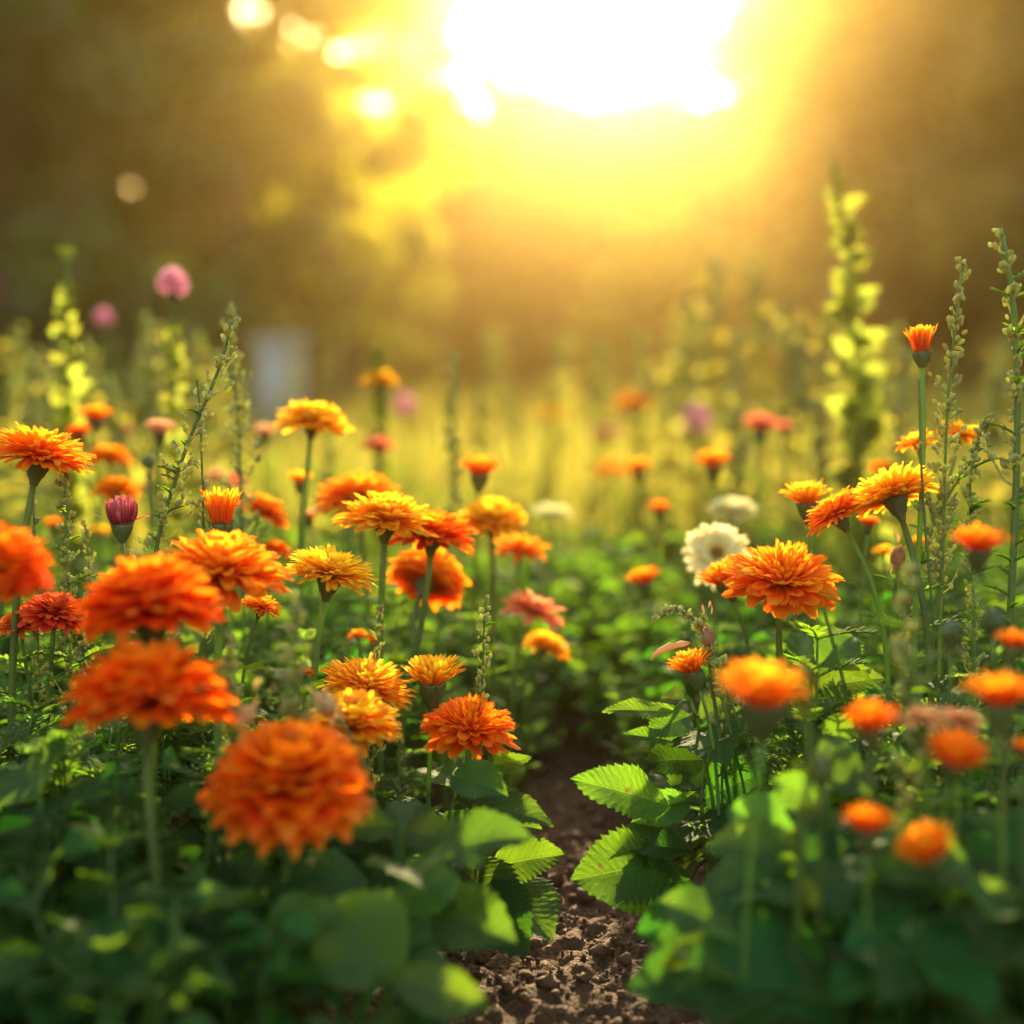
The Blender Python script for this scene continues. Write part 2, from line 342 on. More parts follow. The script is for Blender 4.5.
def head_rows(kind, rng):
    rows = []
    if kind == 'dome':          # full double head, broad rounded petals
        K = 8
        for k in range(K):
            f = k / (K - 1)
            rows.append(dict(n=int(17 - 8 * f), L=(.93 if k else .84) - .40 * f, W=.46 - .12 * f, e0=12 + 70 * f, e1=-30 + 94 * f, r0=.10, z0=.03 + .28 * f, row=f * .8, cup=.34, notch=.01, tip=.58, cut=.88, b=.3, arc=.16, ej=3.5, j=.05, tw=.1))
    elif kind == 'ruff':        # full double head of narrower notched petals
        K = 8
        for k in range(K):
            f = k / (K - 1)
            rows.append(dict(n=int(27 - 13 * f), L=.98 - .50 * f, W=.24 - .07 * f, e0=10 + 66 * f, e1=-22 + 86 * f, r0=.10, z0=.03 + .18 * f, row=f * .9, cup=.25, notch=.03, tip=.84, cut=.4, b=.4, ej=6))
    elif kind == 'cal':         # open head, many straps, flat dome
        for k, (L, e0, e1) in enumerate([(1.0, 14, -20), (1.0, 24, -10), (.98, 34, 2), (.93, 46, 14), (.84, 58, 28), (.72, 70, 46), (.60, 80, 66)]):
            rows.append(dict(n=[36, 40, 40, 38, 34, 28, 18][k], L=L * .93, W=.145 - .006 * k, e0=e0, e1=e1, r0=.10 - .01 * k, z0=.01 * k, row=k / 6, cup=.2, notch=.03, tip=.88, cut=.35, b=.5, ej=4))
    elif kind == 'crest':       # broad lower petals, frilled crown
        for k, (L, e0, e1) in enumerate([(1.0, 2, -14), (1.0, 12, -4), (.95, 20, 4), (.85, 28, 16)]):
            rows.append(dict(n=21, L=L * .93, W=.25, e0=e0, e1=e1, r0=.09, z0=.02 * k, row=.15 * k, cup=.3, notch=.03, tip=.86, cut=.4, b=.4, ej=5))
        for k in range(6):
            f = k / 5
            rows.append(dict(n=int(30 - 14 * f), L=.62 - .14 * f, W=.085, e0=34 + 46 * f, e1=22 + 62 * f, r0=.22 - .2 * f, z0=.10 + .1 * f, row=.6 + .4 * f, cup=.4, notch=.06, tip=.85, cut=.5, b=.6, ej=7))
    elif kind == 'cup':         # short brush opening upward
        for k, (L, e0, e1) in enumerate([(.95, 52, 24), (.96, 60, 34), (.95, 68, 46), (.90, 76, 60), (.85, 84, 76), (.8, 90, 88)]):
            rows.append(dict(n=[26, 26, 24, 20, 16, 8][k], L=L, W=.15, e0=e0, e1=e1, r0=.34 - .06 * k, z0=0, row=k / 6, cup=.2, notch=.03, tip=.86, cut=.55, b=.6, ej=5))
    elif kind == 'bud':         # tall upright straps
        for k, (L, e0, e1) in enumerate([(1.75, 82, 62), (1.72, 84, 70), (1.66, 87, 78), (1.6, 89, 86)]):
            rows.append(dict(n=[20, 20, 16, 10][k], L=L, W=.21, e0=e0, e1=e1, r0=.50 - .13 * k, z0=0, row=k / 4, cup=.25, notch=.03, tip=.86, cut=.6, b=.6, ej=3))
    elif kind == 'daisy':
        for k, (L, e0, e1) in enumerate([(1.0, 6, -10), (1.0, 14, 0), (.94, 22, 8), (.82, 32, 20), (.66, 44, 38)]):
            rows.append(dict(n=26, L=L * .93, W=.22, e0=e0, e1=e1, r0=.14, z0=.02 * k, row=.2 + k / 5, cup=.2, notch=.03, tip=.78, cut=.7, b=.4))
    elif kind == 'ball':
        for k in range(8):
            f = k / 7
            rows.append(dict(n=int(22 - 12 * f), L=.62, W=.20, e0=-40 + 128 * f, e1=-30 + 118 * f, r0=.38 * math.cos(R(-30 + 118 * f)), z0=.55 + .38 * math.sin(R(-30 + 118 * f)), row=f, cup=.3, notch=.05))
    elif kind == 'loose':       # few broad ragged petals
        for k, (L, e0, e1) in enumerate([(1.0, 6, -24), (.95, 22, 2), (.75, 44, 30), (.5, 66, 60)]):
            rows.append(dict(n=[11, 11, 9, 6][k], L=L * .93, W=.36, e0=e0, e1=e1, r0=.1, z0=.03 * k, row=k / 4, cup=.3, notch=.05, tip=.7, ej=9))
    elif kind == 'plume':       # half-open bud: ball of quills, two loose straps
        for k in range(6):
            f = k / 5
            rows.append(dict(n=int(24 - 12 * f), L=.95, W=.14, e0=46 + 42 * f, e1=104 - 10 * f, r0=.34 - .28 * f, z0=.0 + .12 * f, row=.2 + .6 * f, cup=.6, notch=.02, tip=.8, cut=.7, b=.7, ej=4))
        rows.append(dict(n=5, L=1.0, W=.16, e0=52, e1=12, r0=.3, z0=0, row=.8, cup=.3, ej=7, j=.12))
    return rows
CALYX = {'dome': (.22, .34), 'ruff': (.22, .36), 'cal': (.27, .5), 'crest': (.26, .38), 'cup': (.40, .95), 'bud': (.56, 1.0), 'daisy': (.2, .25), 'ball': (.3, .5), 'loose': (.2, .4), 'plume': (.36, .65)}
ZMID = {'dome': .20, 'ruff': .24, 'cal': .16, 'crest': .22, 'cup': .38, 'bud': .75, 'daisy': .1, 'ball': .55, 'loose': .15, 'plume': .35}
_heads = {}
def head_mesh(kind, pal, var):
    k = (kind, pal, var)
    if k not in _heads:
        r = np.random.default_rng(hash((kind, var)) % 9999 if False else sum(map(ord, kind)) * 31 + var)
        mb = MB(); petals(mb, head_rows(kind, r), r, 5 if kind in ('dome', 'loose', 'ball') else 7, 7); _heads[k] = mb.mesh(kind + '_petals', PAL[pal])
    return _heads[k]
_cal = {}
def calyx_mesh(kind, stem_ratio):
    k = (kind, round(stem_ratio, 2))
    if k not in _cal:
        rc, hc = CALYX[kind]; rs = stem_ratio
        z = np.linspace(0.02, -hc, 9); t = np.linspace(0, 1, 9)
        prof = rs * 1.15 + (rc - rs * 1.15) * (1 - t) ** (.75 if kind in ('cup', 'bud', 'plume') else 1.3) * (1 + .25 * np.sin(np.pi * t))
        z = np.concatenate([[.05], z]); prof = np.concatenate([[.01], prof]); t = np.concatenate([[0], t])
        th = np.linspace(0, 2 * np.pi, 40, endpoint=False)
        rr = prof[:, None] * (1 + .13 * np.abs(np.sin(th * 6))[None] * (1 - t * .6)[:, None])
        P = np.stack([rr * np.cos(th), rr * np.sin(th), np.broadcast_to(z[:, None], rr.shape)], -1)
        mb = MB(); mb.grids(P[None], (.5, .5, .4), wrap=True)
        r = np.random.default_rng(3)
        mb2rows = [dict(n=14, L=rc * 1.25, W=rc * .42, e0=70, e1=62, r0=rc * .78, z0=-hc * .42, row=.5, cup=.4, notch=0, tip=.3, cut=.98, ej=4), dict(n=12, L=rc * 1.1, W=rc * .42, e0=72, e1=76, r0=rc * .6, z0=-hc * .66, row=.5, cup=.4, notch=0, tip=.3, cut=.98, ej=4)]
        petals(mb, mb2rows, r, 3, 5)
        _cal[k] = mb.mesh('calyx', M_CALYX)
    return _cal[k]
_disc = None
def disc_mesh():
    global _disc
    if _disc is None:
        mb = MB(); r = np.random.default_rng(2); n = 160
        k = np.arange(n) + .5; rad = .26 * np.sqrt(k / n); a = k * 2.39996
        mb.ells(np.stack([rad * np.cos(a), rad * np.sin(a), .12 + .06 * (1 - (rad / .26) ** 2)], 1), .026, stretch=1.6, nu=5, nv=4)
        _disc = mb.mesh('disc', M_DISC)
    return _disc

def feather_leaf(mb, base, direc, up, L, W, pairs, rng, droop=.5):
    """pinnate leaf of narrow leaflets"""
    d = np.array(direc, float); d /= np.linalg.norm(d); u = np.array(up, float); s = np.cross(d, u); s /= np.linalg.norm(s) + 1e-9; u = np.cross(s, d)
    t = np.linspace(0, 1, pairs + 2)
    ax = np.array(base)[None] + d[None] * (L * t)[:, None] - np.array([0, 0, 1.])[None] * (droop * L * t ** 2 * .5)[:, None]
    mb.tube(ax, np.linspace(.0011, .0005, len(ax)), 4, (.5, .5, .5), cap=False)
    c = []; 
    for i in range(1, pairs + 2):
        for sd_ in ((-1, 1) if i <= pairs else (0,)):
            l = W * (.35 + .65 * math.sin(math.pi * min(1, (t[i] * .95 + .08)))) * rng.uniform(.8, 1.15)
            dr = d * (.75 if sd_ else 1) + s * sd_ * .8 + u * rng.uniform(.0, .35); dr /= np.linalg.norm(dr)
            nn = np.cross(dr, s * (sd_ or 1)); wv = np.cross(dr, u); wv /= np.linalg.norm(wv) + 1e-9
            tt = np.array([0, .35, .7, 1.]); ww = np.array([.25, 1, .8, .05]) * l * .13
            mid = ax[i][None] + dr[None] * (tt * l)[:, None] - np.array([0, 0, 1.])[None] * (tt ** 2 * l * .2)[:, None]
            P = np.stack([mid - wv * ww[:, None], mid + u * (ww * .4)[:, None], mid + wv * ww[:, None]], 1)
            c.append(P)
    c = np.array(c); A = np.zeros(c.shape); A[...] = .5; A[..., 2] = rng.random(len(c))[:, None, None]
    mb.grids(c, A)

def bez(p0, p1, p2, p3, n=12):
    t = np.linspace(0, 1, n)[:, None]; p0, p1, p2, p3 = [np.array(list(p)) for p in (p0, p1, p2, p3)]
    return (1 - t) ** 3 * p0 + 3 * (1 - t) ** 2 * t * p1 + 3 * (1 - t) * t ** 2 * p2 + t ** 3 * p3

def flower(name, kind, pal, cx, cy, w, D, tx, ty, label, cat=None, foot=None, var=0, group=None, leaves=True, spin=None, stem_w=None, nfeath=None):
    tx += rnd.uniform(-5, 5); ty += rnd.uniform(-5, 5)
    c = at(cx, cy, D); Rr = w / 2 / FPX * dm(D) * (1.19 if kind == 'dome' else 1.08)
    axv = Vector((math.sin(R(tx)), -math.sin(R(ty)), math.cos(R(tx)) * math.cos(R(ty)))).normalized()
    q = axv.to_track_quat('Z', 'Y')
    spin = rnd.uniform(0, 6.28) if spin is None else spin
    q = q @ Matrix.Rotation(spin, 3, 'Z').to_quaternion()
    org = c - axv * ZMID[kind] * Rr
    rc, hc = CALYX[kind]; sr = stem_w or (max(.0013, min(.0027, Rr * .072)))
    neck = org - axv * hc * Rr * .97
    if foot is None: fx, fy = neck.x - axv.x * .05 + rnd.uniform(-.015, .015), neck.y - axv.y * .04 + rnd.uniform(-.01, .03)
    else: ff = at(foot[0], foot[1], D); fx, fy = ff.x, ff.y
    ft = Vector((fx, fy, gh(fx, fy) - .003 if fy < 4 else -.008))
    root = thing(name, ft, label, cat or name.replace('_', ' '), group)
    H = neck.z - ft.z
    pts = bez((0, 0, 0), (rnd.uniform(-.028, .028), rnd.uniform(-.02, .02), H * .5), neck - ft - axv * H * .32, neck - ft, 14)
    mb = MB(); mb.tube(pts, np.linspace(sr * 1.25, sr, 14), 8, (.5, .5, rnd.random()), cap=True)
    inst('stem', mb.mesh('stem', M_STEM), root)
    inst('calyx', calyx_mesh(kind, min(sr / Rr, rc * .8)), root, org - ft, q, Rr)
    hd = inst('petals', head_mesh(kind, pal, var), root, org - ft, q, Rr)
    if kind == 'daisy': inst('flower_centre', disc_mesh(), root, org - ft, q, Rr)
    if leaves:
        r = np.random.default_rng(int(cx * 7 + cy)); k = nfeath if nfeath is not None else 7
        mb = MB()
        for i in range(k):
            f = r.uniform(.15, .62); b = pts[int(f * 13)]; a = r.uniform(0, 6.28)
            feather_leaf(mb, b, (math.cos(a), math.sin(a), .55), (0, 0, 1), r.uniform(.03, .055), .016, 6, r)
        if k: inst('foliage', mb.mesh('foliage', M_FEATH), root)
    return root

F = flower
SH = 1.13
# name, kind, palette, px, py, width, depth, tilt right, tilt to camera, label
F('marigold','dome','fire',290,784,160,.84,4,12,'big round orange-red flower lowest at the front left, over dark leaves',foot=(262,1000),var=1)
F('marigold','dome','fire',148,696,158,.84,2,-12,'big ragged orange-red flower on a thick pale stem at the left, just below its twin',foot=(158,960),var=2)
F('marigold','dome','fire',150,606,136,.90,0,-10,'big blurred orange-red double flower with its dark green base showing between drooping petals',foot=(165,960),var=3)
F('marigold','dome','fire',-2,566,104,.82,10,10,'big orange-red double flower cut off by the left edge of the picture',foot=(5,900),var=4)
F('marigold','ruff','orange',222,566,126,1.03,8,8,'wide orange double flower with yellow upper petals, behind the two big red ones',foot=(225,900),var=1)
F('marigold','cal','orange',40,453,92,1.12,12,-4,'yellow-tipped orange flower on a stem bent left, high at the left edge',foot=(0,640),var=1)
F('marigold','ruff','red',55,610,62,1.12,4,6,'dull red double flower with frilled orange crown, tucked behind the left-edge flower',var=5)
F('marigold','ruff','red',20,622,44,1.14,-8,0,'small dark red flower half hidden behind the left-edge flower',var=6)
F('calendula','cal','gold',331,572,84,1.13,8,-3,'sharp yellow flower with orange undersides on a straight hairy stem, left of the middle',foot=(325,800),var=2)
F('calendula','cal','gold',367,686,84,1.12,10,10,'yellow-orange flower just above the golden one, right of the pale dry bud',foot=(372,880),var=3)
F('marigold','ruff','gold',352,718,90,1.04,6,10,'golden flower with broad rounded petals behind the big orange-red one',foot=(340,900),var=5)
F('marigold','crest','fire',471,722,86,1.12,4,14,'sharp spiky orange-red flower beside the left edge of the bare path',foot=(455,860),var=7)
F('calendula','cup','gold',433,672,56,1.13,6,4,'small yellow-orange brush flower above the spiky orange-red one',foot=(437,860),var=1)
F('marigold','ruff','gold',386,515,88,1.22,6,-2,'yellow double flower with orange lower petals in the middle left cluster',foot=(383,760),var=2)
F('marigold','ruff','fire',432,531,80,1.27,8,-6,'deep orange-red double flower behind the yellow one, with a thick green base',foot=(400,720),var=3)
F('marigold','dome','orange',428,577,76,1.40,20,-30,'orange flower seen from behind, split by the stem in front of it',foot=(445,720),var=6)
F('marigold','ruff','orange',360,493,82,1.45,0,4,'soft orange dome-shaped flower behind the yellow double flower',var=4)
F('marigold','ruff','gold',313,418,68,1.42,3,-4,'tall golden dome flower standing clear above the left cluster',foot=(312,640),var=7)
F('marigold','ruff','gold',490,516,68,1.45,0,0,'golden-yellow round flower right of the orange-red double one',foot=(486,700),var=8)
F('marigold','loose','orange',520,546,54,1.55,10,-8,'ragged orange flower low behind the golden-yellow round one',var=1)
F('marigold','ruff','orange',264,508,52,1.40,28,-10,'orange flower leaning right beside the upright orange bud',foot=(245,680),var=9)
F('calendula','bud','orange',221,510,36,1.14,0,0,'upright half-closed orange flower like a paintbrush, beside the diagonal seed stem',foot=(225,700),var=1)
F('aster','plume','plum',122,516,50,1.13,0,0,'half-open plum-red flower with two loose petals, behind the big red ones',foot=(118,700),var=1)
F('calendula','cal','orange',262,606,38,1.16,22,-4,'small orange flower peeping out under the wide orange double flower',var=4)
F('marigold','cup','orange',96,414,30,1.62,8,0,'blurred small orange flower, uppermost of the four behind the left-edge one',var=2)
F('marigold','cup','fire',79,431,24,1.62,-4,0,'tiny blurred deep orange flower left of the uppermost small orange one',var=3)
F('marigold','ruff','orange',109,455,40,1.62,0,0,'blurred orange pompom between the left-edge flower and the diagonal stem, upper one',var=5)
F('marigold','ruff','orange',116,487,42,1.52,0,0,'blurred orange pompom above the plum-red flower, lower one',var=6)
F('marigold','cup','peach',160,427,28,1.50,0,0,'small peach-coloured flower with a dark base left of the diagonal seed stem',var=4)
F('marigold','cup','peach',122,430,22,2.2,0,0,'faint peach flower far behind the small orange ones at the left',var=5)
F('marigold','cup','peach',264,431,24,1.8,0,0,'faint salmon-pink flower between the diagonal stem and the golden dome',var=6)
F('marigold','cup','gold',300,478,24,1.5,0,0,'small yellow bud flower below left of the tall golden dome',var=7)
F('marigold','cup','orange',53,523,18,1.6,0,0,'tiny blurred orange spot of a flower above the dull red double one',var=2)
F('marigold','cup','gold',100,531,20,1.7,0,0,'tiny blurred yellow flower just left of the plum-red one',var=3)
F('marigold','loose','peach',217,474,24,1.8,0,0,'faint orange blurred flower above the upright orange bud, left one',var=2)
F('marigold','loose','coral',234,480,26,1.9,8,0,'faint coral blurred flower above the upright orange bud, right one',var=3)
F('marigold','cup','peach',309,515,20,1.5,0,0,'little peach flower left of the soft orange dome',var=8)
F('marigold','loose','orange',277,547,30,1.35,16,0,'flat small orange flower right of the wide orange double one',var=4)
F('marigold','loose','orange',304,671,20,1.12,0,0,'tiny orange flower just left of the yellow-orange one, among dry seed stalks',var=5)
F('marigold','loose','orange',357,634,20,1.3,-10,0,'tiny orange ragged flower below the sharp yellow one, left of a pair',var=6)
F('marigold','loose','orange',375,639,18,1.3,10,0,'tiny orange ragged flower below the sharp yellow one, right of a pair',var=7)
F('marigold','cup','orange',480,467,38,1.5,0,0,'cup-shaped orange flower standing alone above the golden-yellow round one',foot=(478,660),var=4)
F('aster','loose','coral',378,444,34,1.9,0,0,'blurred salmon-pink flower above the soft orange dome',var=8)
F('aster','loose','coral',534,608,62,1.42,22,-6,'coral-pink flower leaning right, above the yellow-orange tilted one',foot=(500,720),var=9)
F('marigold','ruff','gold',547,644,44,1.5,24,-10,'yellow-orange flower tilted right, just under the coral-pink one',foot=(520,740),var=3)
F('daisy','daisy','cream',552,513,36,2.0,0,6,'creamy white blurred flower alone in the middle over green leaves',cat='daisy',var=1)
F('daisy','daisy','cream',569,587,20,2.0,0,6,'small dim whitish flower in the middle, above right of the coral-pink one',cat='daisy',var=2)
# far, very soft
F('marigold','ruff','orange',632,402,34,3.2,0,0,'far blurred orange flower high in the golden haze in the middle',var=1)
F('aster','ball','pink',695,421,34,2.9,0,0,'far pale pink blurred flower right of the far orange one',var=1)
F('marigold','ruff','peach',606,432,30,3.4,0,0,'far pale peach blur of a flower below the far orange one',var=2)
F('marigold','loose','orange',612,468,34,3.0,0,0,'far dull orange blur left of the small orange cup flower',var=2)
F('marigold','ruff','gold',550,412,24,3.6,0,0,'far faint yellow blur left of the far orange flower',var=3)
F('marigold','ruff','gold',760,355,24,3.8,0,0,'far faint yellow blur high behind the coral pair',var=4)
F('aster','ball','pink',405,406,24,3.0,0,0,'far pale pink blur right of the tall golden dome',var=2)
F('aster','ball','pink',104,318,18,2.6,0,0,'far dim purple blur on a tall stalk left of the pink ball flower',var=3)
F('aster','ball','pink',173,284,32,1.75,0,0,'round pink flower on top of a tall leafy stalk at the upper left',foot=(176,480),var=4)
F('marigold','ruff','gold',381,378,30,2.0,0,0,'yellow blurred flower topping a tall seed stalk in the middle left',var=5)
# right half
F('marigold','crest','orange',784,574,108,1.13,4,12,'large sharp orange-red flower with frilled crown, centre of the right bed',foot=(792,730),var=8)
F('marigold','cup','orange',722,574,44,1.22,-22,0,'orange flower half hidden behind the large sharp one',foot=(760,720),var=5)
F('daisy','daisy','cream',717,554,58,1.40,-4,62,'cream flower with yellow heart turned to the camera',cat='daisy',foot=(715,700),var=3)
F('daisy','daisy','cream',734,509,42,1.6,0,4,'white blurred flower above the cream one',cat='daisy',var=4)
F('calendula','cal','gold',893,493,82,1.13,-12,-14,'large yellow-orange flower leaning left, behind the thin bare stem',foot=(955,680),var=5)
F('calendula','cal','orange',836,512,64,1.15,-30,-8,'orange flower with yellow rim leaning left, left neighbour of the largest yellow-orange one',foot=(900,700),var=6)
F('calendula','cup','gold',806,494,44,1.22,-10,4,'small yellow-orange flower, leftmost of the leaning trio in the right bed',foot=(850,640),var=6)
F('marigold','loose','gold',916,441,40,1.25,-14,0,'yellow flower with orange heart behind the crossing stems at the right',foot=(950,640),var=3)
F('marigold','loose','gold',962,432,46,1.3,12,0,'yellow flower right of the crossing stems, highest of the yellow ones',foot=(955,640),var=4)
F('calendula','bud','orange',921,341,28,1.13,0,0,'half-closed orange flower on a tall long neck, against the brown haze',foot=(935,640),var=2,stem_w=.0022)
F('marigold','loose','orange',884,467,30,1.6,0,0,'blurred orange flower above the largest yellow-orange one',var=8)
F('marigold','cup','orange',713,460,34,1.7,0,0,'blurred orange cup flower above the white one',var=6)
F('marigold','cup','orange',659,507,22,1.75,0,0,'small blurred orange cup flower left of the white one',var=7)
F('marigold','cup','orange',638,466,26,1.9,0,0,'blurred orange cup flower beside the far dull orange blur',var=8)
F('marigold','cup','orange',643,577,32,1.5,-14,0,'blurred orange flower left of the cream one, over bright green leaves',var=1)
F('marigold','cup','coral',761,424,34,2.0,0,0,'blurred coral flower, larger of the two side by side',var=1)
F('marigold','cup','coral',784,427,20,2.1,0,0,'blurred coral flower, smaller of the two side by side',var=2)
F('marigold','cup','orange',869,521,20,1.3,0,0,'small dark orange flower between the two large leaning ones',var=4)
F('marigold','loose','gold',884,550,22,1.4,0,0,'small faint yellow flower below the largest yellow-orange one',var=9)
F('marigold','cup','gold',919,541,16,1.35,0,0,'tiny yellow-orange flower right of the brown bud, under the largest one',var=5)
F('calendula','cup','orange',690,663,42,1.12,-18,6,'small sharp orange flower beside a pale dry husk at the path side',foot=(740,760),var=3)
F('marigold','cup','orange',764,688,82,.70,2,2,'big blurred flat-topped orange flower in front, above the serrated leaves',foot=(775,900),var=6)
F('marigold','cup','fire',871,719,50,.72,0,4,'blurred red-orange cup flower right of the big flat-topped one',foot=(870,900),var=7)
F('marigold','cup','orange',979,540,48,.86,0,0,'blurred orange brush flower at the right, above two green buds',foot=(985,760),var=8)
F('marigold','cup','orange',1014,640,34,.8,4,0,'small blurred orange flower at the right edge, above the wide orange one',foot=(1010,860),var=1)
F('marigold','cup','orange',1001,692,64,.72,0,0,'wide blurred orange flower at the right edge',foot=(1000,880),var=2)
F('marigold','cup','orange',956,753,56,.72,0,24,'blurred ring-shaped orange flower left below the wide one at the right edge',foot=(950,900),var=3)
F('marigold','loose','peach',925,716,46,.78,-6,0,'faded peach flower, left of the withered pair at the right',foot=(925,880),var=1)
F('marigold','loose','peach',962,718,44,.80,6,0,'faded pinkish flower, right of the withered pair at the right',foot=(962,880),var=2)
F('marigold','cup','orange',868,820,50,.70,0,2,'small blurred orange flower low in the right bed, left of the tilted one',foot=(868,950),var=4)
F('marigold','cup','orange',926,846,56,.70,-18,18,'blurred orange flower tilted to the camera, lowest in the right bed',foot=(940,960),var=5)
F('marigold','cup','orange',1024,746,24,.72,0,0,'sliver of an orange flower cut by the right edge, under the wide one',var=5)

# closed buds on stems
def bud_plant(name, cx, cy, w, D, label, mat, shape=1.3, tx=0, foot=None):
    c = at(cx, cy, D); Rr = w / 2 / FPX * dm(D)
    ax = Vector((math.sin(R(tx)), 0, math.cos(R(tx))))
    neck = c - ax * Rr * 1.1
    fx, fy = (neck.x - ax.x * .05, neck.y + .01) if foot is None else (at(foot[0], foot[1], D).x, at(foot[0], foot[1], D).y)
    ft = Vector((fx, fy, gh(fx, fy) - .003)); H = neck.z - ft.z
    root = thing(name, ft, label, 'flower bud')
    pts = bez((0, 0, 0), (0, 0, H * .4), neck - ft - ax * H * .3, neck - ft, 12)
    mb = MB(); mb.tube(pts, np.linspace(.0018, .0013, 12), 6); inst('stem', mb.mesh('stem', M_STEM), root)
    mb = MB(); r = np.random.default_rng(int(cx))
    cc = np.array(list(c - ft)); mb.ells(cc, Rr * .9, np.array(list(ax)), shape, nu=12, nv=10)
    rows = [dict(n=12, L=Rr * 1.3, W=Rr * .5, e0=10, e1=125, r0=Rr * .3, z0=-Rr * 1.0, cup=.3, notch=.02, tip=.4, cut=.95, ej=4), dict(n=10, L=Rr * 1.3, W=Rr * .42, e0=45, e1=112, r0=Rr * .6, z0=-Rr * .7, cup=.3, notch=.02, tip=.4, cut=.95, ej=8)]
    m2 = MB(); petals(m2, rows, r, 3, 7)
    q = np.array(Matrix(ax.to_track_quat('Z', 'Y').to_matrix()))
    m2.v = [v @ q.T + cc for v in m2.v]
    for v, f, a in zip(m2.v, m2.f, m2.a): mb.v.append(v); mb.f.append(f + mb.n); mb.a.append(a)
    mb.n += m2.n
    inst('bud', mb.mesh('bud', mat), root)
    return root
bud_plant('flower_bud', 952, 634, 26, .95, 'round green bud under the blurred orange brush flower', M_CALYX, 1.1)
bud_plant('flower_bud', 995, 622, 24, .92, 'green bud between the orange brush flower and the right edge', M_CALYX, 1.3)
bud_plant('flower_bud', 708, 637, 17, 1.13, 'small brown bristly bud above the small sharp orange flower', M_BROWNBUD, 1.3, -4, (745, 760))
bud_plant('flower_bud', 898, 557, 17, 1.17, 'small pinkish brown bud under the largest yellow-orange flower', M_BROWNBUD, 1.4, 4)
bud_plant('dry_bud', 247, 714, 22, .88, 'pale pinkish dry bud above the big round orange-red flower', M_HUSK, .9, 30)
bud_plant('flower_bud', 487, 752, 14, 1.14, 'narrow green bud hugging the stem of the spiky orange-red flower', M_CALYX, 1.5)
bud_plant('dry_bud', 325, 703, 22, .98, 'pale peach dry bud touching the left side of the golden flower', M_HUSK, 1.2, -40)
bud_plant('flower_bud', 455, 712, 14, 1.25, 'dark red blurred bud behind the small yellow-orange brush flower', M_BROWNBUD, 1.2)
bud_plant('flower_bud', 149, 462, 14, 1.45, 'small dark green bud below the peach-coloured flower', M_CALYX, 1.2)
bud_plant('flower_bud', 925, 745, 14, .8, 'green bud under the withered pair at the right', M_CALYX, 1.6)
bud_plant('flower_bud', 823, 770, 20, .72, 'long green bud between the two blurred front cup flowers', M_CALYX, 1.7)
# drooping dry husk
h0 = at(690, 650, 1.13)
ft = Vector((at(745, 760, 1.15).x, at(745, 760, 1.15).y, 0))
root = thing('dry_husk', ft, 'pale dry curved husk pointing left beside the small sharp orange flower', 'husk')
p = [at(x, y, 1.13) - ft for x, y in ((745, 790), (728, 720), (712, 665), (696, 645), (688, 643))]
mb = MB(); mb.tube(p, .0011, 6); inst('stem', mb.mesh('stem', M_STEM), root)
p = [at(x, y, 1.13) - ft for x, y in ((690, 643), (681, 644), (671, 646), (662, 650), (654, 655), (651, 660))]
mb = MB(); mb.tube(p, [.0010, .0026, .0030, .0026, .0018, .0006], 10, ridge=.12); inst('husk', mb.mesh('husk', M_HUSK), root)

